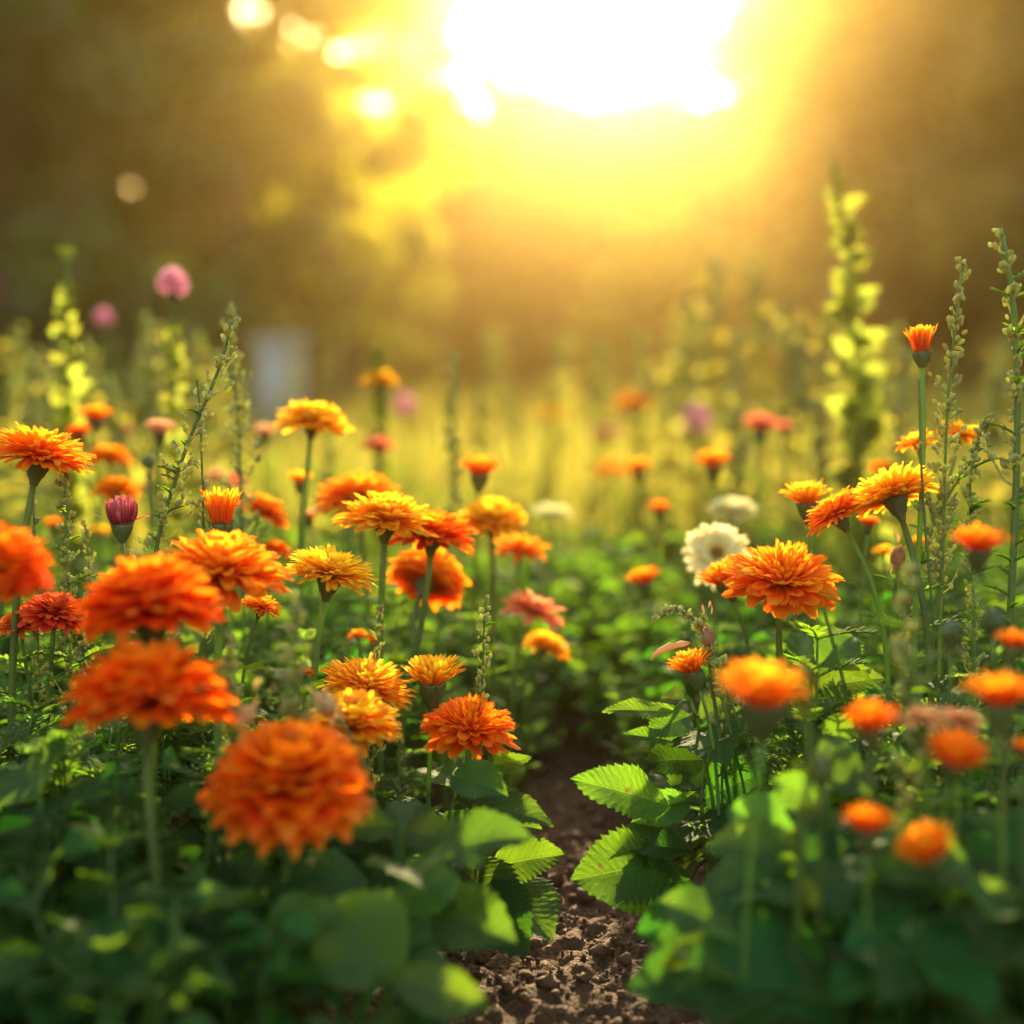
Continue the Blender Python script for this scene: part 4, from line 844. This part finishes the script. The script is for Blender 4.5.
# ------------------------------------------------------------------ meadow beyond the beds
r = np.random.default_rng(77)
def blades(n, y0, y1, h0, h1, w, name, label, xspread=.42):
    y = y0 + (y1 - y0) * r.random(n) ** .8; x = (r.random(n) * 2 - 1) * (xspread * y + .3); h = r.uniform(h0, h1, n) * (.7 + .3 * r.random(n))
    a = r.uniform(0, 6.28, n); bend = r.uniform(.1, .8, n) * h; ww = w * r.uniform(.6, 1.3, n) * (y / 3) ** .5
    t = np.linspace(0, 1, 5); b = a + r.uniform(1, 2, n)
    cx_ = x[:, None] + np.cos(a)[:, None] * bend[:, None] * t ** 2; cy_ = y[:, None] + np.sin(a)[:, None] * bend[:, None] * t ** 2; cz_ = h[:, None] * t - .01
    wt = ww[:, None] * np.array([.8, 1, .85, .5, .03]) / 2
    P = np.stack([np.stack([cx_ + sg * np.cos(b)[:, None] * wt, cy_ + sg * np.sin(b)[:, None] * wt, cz_], -1) for sg in (-1, 1)], 2)
    A = np.zeros(P.shape); A[...] = .5; A[..., 2] = r.random(n)[:, None, None]
    mb = MB(); mb.grids(P, A); o = inst(name, mb.mesh(name, M_MEADOW)); props(o, label, 'grass', kind='stuff')
blades(9000, 2.5, 6, .18, .38, .007, 'meadow_grass', 'soft yellow-green grass and weeds beyond the flower beds')
blades(14000, 6, 16, .25, .55, .010, 'far_grass', 'hazy golden grass in front of the trees')
# tall stalks in the meadow
def make_stalk(seed, H):
    r2 = np.random.default_rng(seed); root = thing('meadow_weed', (0, 0, 0), '', 'weed')
    pts = bez((0, 0, 0), (0, 0, H * .4), (r2.uniform(-.03, .03), 0, H * .8), (r2.uniform(-.05, .05), 0, H), 10)
    ms = MB(); ms.tube(pts, np.linspace(.004, .0015, 10), 5); mb = MB(); C = []
    for k in range(60):
        i = r2.integers(1, 9); a = r2.uniform(0, 6.28); leafy(mb, pts[i], (math.cos(a), math.sin(a), .8), r2.uniform(.022, .06) * (1.2 - i * .07), r2, .5, 4, 6, 0, .4, .2, up=(r2.normal(0, .5), -1, r2.uniform(0, .8)))
    for k in range(60):
        f = r2.uniform(5.5, 9); i = int(f); C.append(pts[i] * (1 - f + i) + pts[min(i + 1, 9)] * (f - i) + r2.normal(0, .008, 3))
    inst('stem', ms.mesh('stem', M_STEM), root); inst('foliage', mb.mesh('foliage', M_MEADOW), root)
    mb = MB(); mb.ells(C, .0055, None, 1.4, nu=5, nv=4, rnd=r2); inst('seed_head', mb.mesh('seed_head', M_BUD), root); return root
st = [make_stalk(s, .5) for s in (41, 42, 43)]
stalk_first = set()
def stalk(px, py, D, label, group):
    i = rnd.randrange(3)
    o = st[i] if i not in stalk_first else copy_tree(st[i]); stalk_first.add(i)
    c = at(px, py, D); s = max(c.z, .1) / .5; o.location = (c.x, c.y, -.006); o.scale = (s, s, s); o.rotation_euler = (0, 0, rnd.uniform(0, 6)); o['label'] = label; o['group'] = group
for px, py, D in [(20, 350, 2.6), (45, 372, 2.3), (100, 340, 2.8), (130, 345, 2.6), (150, 318, 2.2), (196, 330, 2.4), (212, 352, 2.8), (8, 330, 2.9), (235, 380, 2.6), (120, 380, 2.2), (90, 400, 2.1), (30, 405, 2.0), (330, 420, 2.4)]:
    stalk(px, py, D, 'soft green weed stalk in the blurred stand at the upper left', 'blurred weed stalks upper left')
for px, py, D in [(690, 300, 3.0), (712, 262, 3.3), (735, 330, 2.8), (765, 270, 3.1), (790, 300, 2.7), (812, 330, 2.6), (830, 290, 3.0), (880, 330, 2.6), (905, 350, 2.4), (600, 340, 3.6), (640, 330, 3.4), (665, 345, 3.1), (555, 370, 3.8), (740, 380, 2.4), (985, 360, 2.4), (1000, 340, 2.8), (520, 390, 3.4), (900, 400, 2.1), (820, 400, 2.2), (480, 385, 3.2)]:
    stalk(px, py, D, 'hazy yellow-green weed stalk behind the flowers of the right bed', 'hazy weed stalks behind the right bed')
for i in range(30):
    D = rnd.uniform(3.6, 8.5); stalk(rnd.uniform(-20, 1044), rnd.uniform(318, 376), D, 'faint golden weed stalk far off in the meadow', 'faint weed stalks far off')

# ------------------------------------------------------------------ trees
def make_tree(seed, H, W, crown0, nleaf, mat, name, label, trunk_r=.18, lsize=.13, nclump=60, flat=1.0):
    r = np.random.default_rng(seed); root = thing(name, (0, 0, 0), label, 'tree')
    mt = MB(); pts = bez((0, 0, -.1), (r.uniform(-.2, .2), 0, H * .3), (r.uniform(-.4, .4), r.uniform(-.3, .3), H * .6), (r.uniform(-.4, .4), 0, H * .92), 14)
    mt.tube(pts, np.linspace(trunk_r, trunk_r * .12, 14), 10, ridge=.06); inst('trunk', mt.mesh('trunk', M_BARK), root)
    cl = []; lm = MB()
    for k in range(nclump):
        u = r.random() ** .8; z = crown0 + (H - crown0) * u; f = (z - crown0) / (H - crown0)
        rad = W * math.sqrt(max(.05, 1 - (f * 1.5 - .55) ** 2 if f > .37 else .35 + f * 1.7)) * flat
        a = r.uniform(0, 6.28); q = rad * (r.random() ** .5) * r.uniform(.7, 1.1); cl.append((math.cos(a) * q, math.sin(a) * q, z, r.uniform(.28, .6) * W / 2))
    for c in cl[::4]:
        i = int(np.clip(c[2] / H * 12 - 2, 2, 12)); p = pts[i]; e = np.array(c[:3]); m_ = (p + e) / 2 + np.array([0, 0, -.1 * np.linalg.norm(e - p)])
        lm.tube(bez(p, m_, m_, e, 6), np.linspace(trunk_r * .3, trunk_r * .05, 6), 6)
    inst('limbs' if False else 'branches', lm.mesh('branches', M_BARK), root)
    per = nleaf // nclump; V = []
    for c in cl:
        d = r.normal(0, 1, (per, 3)); d /= np.linalg.norm(d, axis=1, keepdims=True); V.append(np.array(c[:3]) + d * (r.random((per, 1)) ** .45) * c[3] * np.array([1, 1, .75]))
    C = np.concatenate(V); n = len(C); u = r.normal(0, 1, (n, 3)); u /= np.linalg.norm(u, axis=1, keepdims=True); w = np.cross(u, r.normal(0, 1, (n, 3))); w /= np.linalg.norm(w, axis=1, keepdims=True)
    s = lsize * r.uniform(.6, 1.3, (n, 1)); P = np.stack([np.stack([C - u * s * .5, C + w * s * .28], 1), np.stack([C - w * s * .28, C + u * s * .5], 1)], 1)
    A = np.zeros(P.shape); A[...] = .5; A[..., 2] = r.random(n)[:, None, None]
    mb = MB(); mb.grids(P, A); inst('crown', mb.mesh('crown', mat, smooth=False), root); return root
def put(o, x, y, s=1, rz=0, label=None, group=None):
    o.location = (x, y, -.006); o.scale = (s, s, s); o.rotation_euler = (0, 0, rz)
    if label: o['label'] = label
    if group: o['group'] = group
    return o
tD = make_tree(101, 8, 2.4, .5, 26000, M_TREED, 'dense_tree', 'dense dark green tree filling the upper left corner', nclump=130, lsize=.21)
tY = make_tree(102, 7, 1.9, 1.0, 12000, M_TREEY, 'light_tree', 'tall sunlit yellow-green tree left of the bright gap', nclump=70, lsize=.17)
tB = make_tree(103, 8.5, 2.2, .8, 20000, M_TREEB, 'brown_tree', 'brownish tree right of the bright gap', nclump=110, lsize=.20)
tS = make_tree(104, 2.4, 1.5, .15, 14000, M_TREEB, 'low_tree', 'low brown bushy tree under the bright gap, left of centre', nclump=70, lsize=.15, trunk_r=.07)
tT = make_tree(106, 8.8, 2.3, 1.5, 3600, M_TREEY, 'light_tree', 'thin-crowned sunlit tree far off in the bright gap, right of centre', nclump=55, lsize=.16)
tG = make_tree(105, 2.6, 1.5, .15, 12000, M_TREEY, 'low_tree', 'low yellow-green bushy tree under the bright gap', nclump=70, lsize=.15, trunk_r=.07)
put(tD, -5.2, 14); put(copy_tree(tD), -3.6, 11.5, .8, 2, 'dark green tree in front of the densest one at the upper left')
put(copy_tree(tD), -7.6, 18, 1.2, 4, 'dark green tree farthest to the upper left')
put(tY, -1.9, 10, .62).scale.y = .36; put(copy_tree(tY), -3.1, 12.2, .8, 2.9, 'yellow-green tree overlapping the dark one at the left')
put(copy_tree(tY), 4.6, 27, 1.25, 4.5, 'thin sunlit tree half covering the right of the bright gap')
put(copy_tree(tD), -2.95, 8.4, .6, 3.3, 'nearest dark green tree, at the left edge above the weed stalks')
put(copy_tree(tB), 3.75, 9.6, .52, .7, 'nearest brown tree, at the right edge behind the thick stalk')
a = put(copy_tree(tY), -2.2, 11.4, .74, 1.2, 'broad yellow-green tree standing between the two other sunlit ones at the left'); a.scale.y *= .55
put(copy_tree(tB), 7.6, 24, 1.25, 5, 'tall brown tree filling the sky at the upper right')
put(copy_tree(tB), 5.8, 19, 1.0, 1.2, 'brown tree leaning towards the bright gap from the right')
a = put(copy_tree(tY), -1.3, 10.6, .62, 0.2, 'yellow-green tree nearest the left rim of the bright gap'); a.scale.y = .36
a = put(copy_tree(tY), -2.05, 14.2, .85, 2.2, 'yellow-green tree seen between the two at the left rim of the bright gap'); a.scale.y = .4
put(tT, 3.7, 31, 1, 0); put(copy_tree(tT), 1.3, 32.5, .93, 2, 'thin-crowned tree far off in the middle of the bright gap')
put(copy_tree(tY), -1.9, 30, 1.26, 3, 'tall sunlit tree far off at the left of the bright gap')
put(copy_tree(tB), 5.4, 23.5, .8, 2.2, 'brown tree behind the top of the tall yellow-green spike')
put(copy_tree(tB), 7.4, 26, .86, 3.9, 'tall brown tree above the long-necked orange flower')
put(tB, 6.6, 17, 1, 0); put(copy_tree(tB), 4.9, 21, .95, 2, 'brown hazy tree at the right rim of the bright gap')
put(copy_tree(tB), 9.0, 22, 1.2, 3, 'brown tree behind the right edge stalk')
put(copy_tree(tB), 5.2, 14.5, .62, 4, 'short brown tree behind the tall yellow-green spike')
put(copy_tree(tD), 7.6, 15.5, .75, 1, 'dim olive tree at the upper right corner')
put(tS, -.9, 19, 1.55, 0); put(copy_tree(tS), 1.1, 21, 1.6, 1, 'low brown bushy tree straight under the brightest light')
put(copy_tree(tS), 3.2, 20, 1.6, 2, 'low brown bushy tree under the right side of the bright gap')
put(copy_tree(tS), -2.8, 15, .95, 3, 'low brown bushy tree in front of the yellow-green ones at the left')
put(tG, .2, 24, 1.9, 0); put(copy_tree(tG), 2.6, 25, 2.0, 2, 'low yellow-green bushy tree farthest right under the bright gap')
put(copy_tree(tG), -4.4, 13, .7, 3, 'low green bushy tree in front of the dark trees at the left')
put(copy_tree(tG), 1.9, 17, .9, 2.5, 'small sunlit bushy tree at the middle edge of the meadow')
put(copy_tree(tG), 3.9, 18.5, 1.1, 4.1, 'sunlit bushy tree behind the hazy stalks at the right')
put(copy_tree(tG), -2.0, 18, 1.1, 1.1, 'sunlit bushy tree left of the middle')
put(copy_tree(tS), 4.6, 16, .9, 5, 'low brown bushy tree between the meadow and the right trees')
put(copy_tree(tD), -11.5, 22, 1.4, 5, 'very dark tree beyond the upper left corner, seen between the others')
# far tree line closing the horizon
for i in range(14):
    x = -16 + i * 2.5; put(copy_tree(tB if i % 2 else tD), x, 36 + (i % 3), .55 if -4 < x < 8 else .7, i, 'hazy tree in the far line closing the field', 'far tree line')

# ------------------------------------------------------------------ pale boxes standing behind
def hive(px, py0, py1, D, wpx, label):
    b = at(px, py1, D); w = wpx / FPX * D; h = (py1 - py0) / FPX * D
    root = thing('garden_box', (b.x, b.y, 0), label, 'garden box')
    def box(x0, x1, y0, y1, z0, z1, nm):
        mb = MB(); z = [z0, z0, z1, z1]; 
        ring = np.array([(x0, y0), (x1, y0), (x1, y1), (x0, y1)])
        P = np.array([[(0 * a[0] + (x0 + x1) / 2, (y0 + y1) / 2, z0) for a in ring], [(a[0], a[1], z0) for a in ring], [(a[0], a[1], z1) for a in ring], [((x0 + x1) / 2, (y0 + y1) / 2, z1) for a in ring]])
        mb.grids(P[None], (.5, .5, .5), wrap=True); o = inst(nm, mb.mesh(nm, M_BOX, smooth=False), root); return o
    top = at(px, py0, D).z
    box(-w / 2, w / 2, 0, w, .10, top - .05, 'body'); box(-w / 2 - .02, w / 2 + .02, -.02, w + .02, top - .048, top, 'lid')
    for sx in (-1, 1):
        for yy_ in (.02, w - .06): box(sx * (w / 2 - .03) - .02, sx * (w / 2 - .03) + .02, yy_, yy_ + .04, 0, .098, 'leg')
hive(277, 336, 420, 7.5, 44, 'pale bluish box standing far behind the diagonal seed stalk')
hive(14, 326, 400, 8.5, 46, 'pale bluish box at the far left behind the weeds')

# ------------------------------------------------------------------ haze
m, t, out = nt('haze'); pv = t.nodes.new("ShaderNodeVolumePrincipled")
pv.inputs['Color'].default_value = (*HAZE_COL, 1); pv.inputs['Density'].default_value = HAZE_DENS; pv.inputs['Anisotropy'].default_value = HAZE_G
t.links.new(pv.outputs[0], out.inputs['Volume'])
x0, x1, y0, y1, z0, z1 = -260, 260, -70, 510, -1.1, 14
ring = [(x0, y0), (x1, y0), (x1, y1), (x0, y1)]
mid = ((x0 + x1) / 2, (y0 + y1) / 2)
me = bpy.data.meshes.new('haze')
me.from_pydata([(a, b, z0) for a, b in ring] + [(a, b, z1) for a, b in ring], [], [(3, 2, 1, 0), (4, 5, 6, 7), (0, 1, 5, 4), (1, 2, 6, 5), (2, 3, 7, 6), (3, 0, 4, 7)])
me.materials.append(m); hz = inst('haze', me); props(hz, 'warm golden haze in the air', 'haze', kind='stuff')
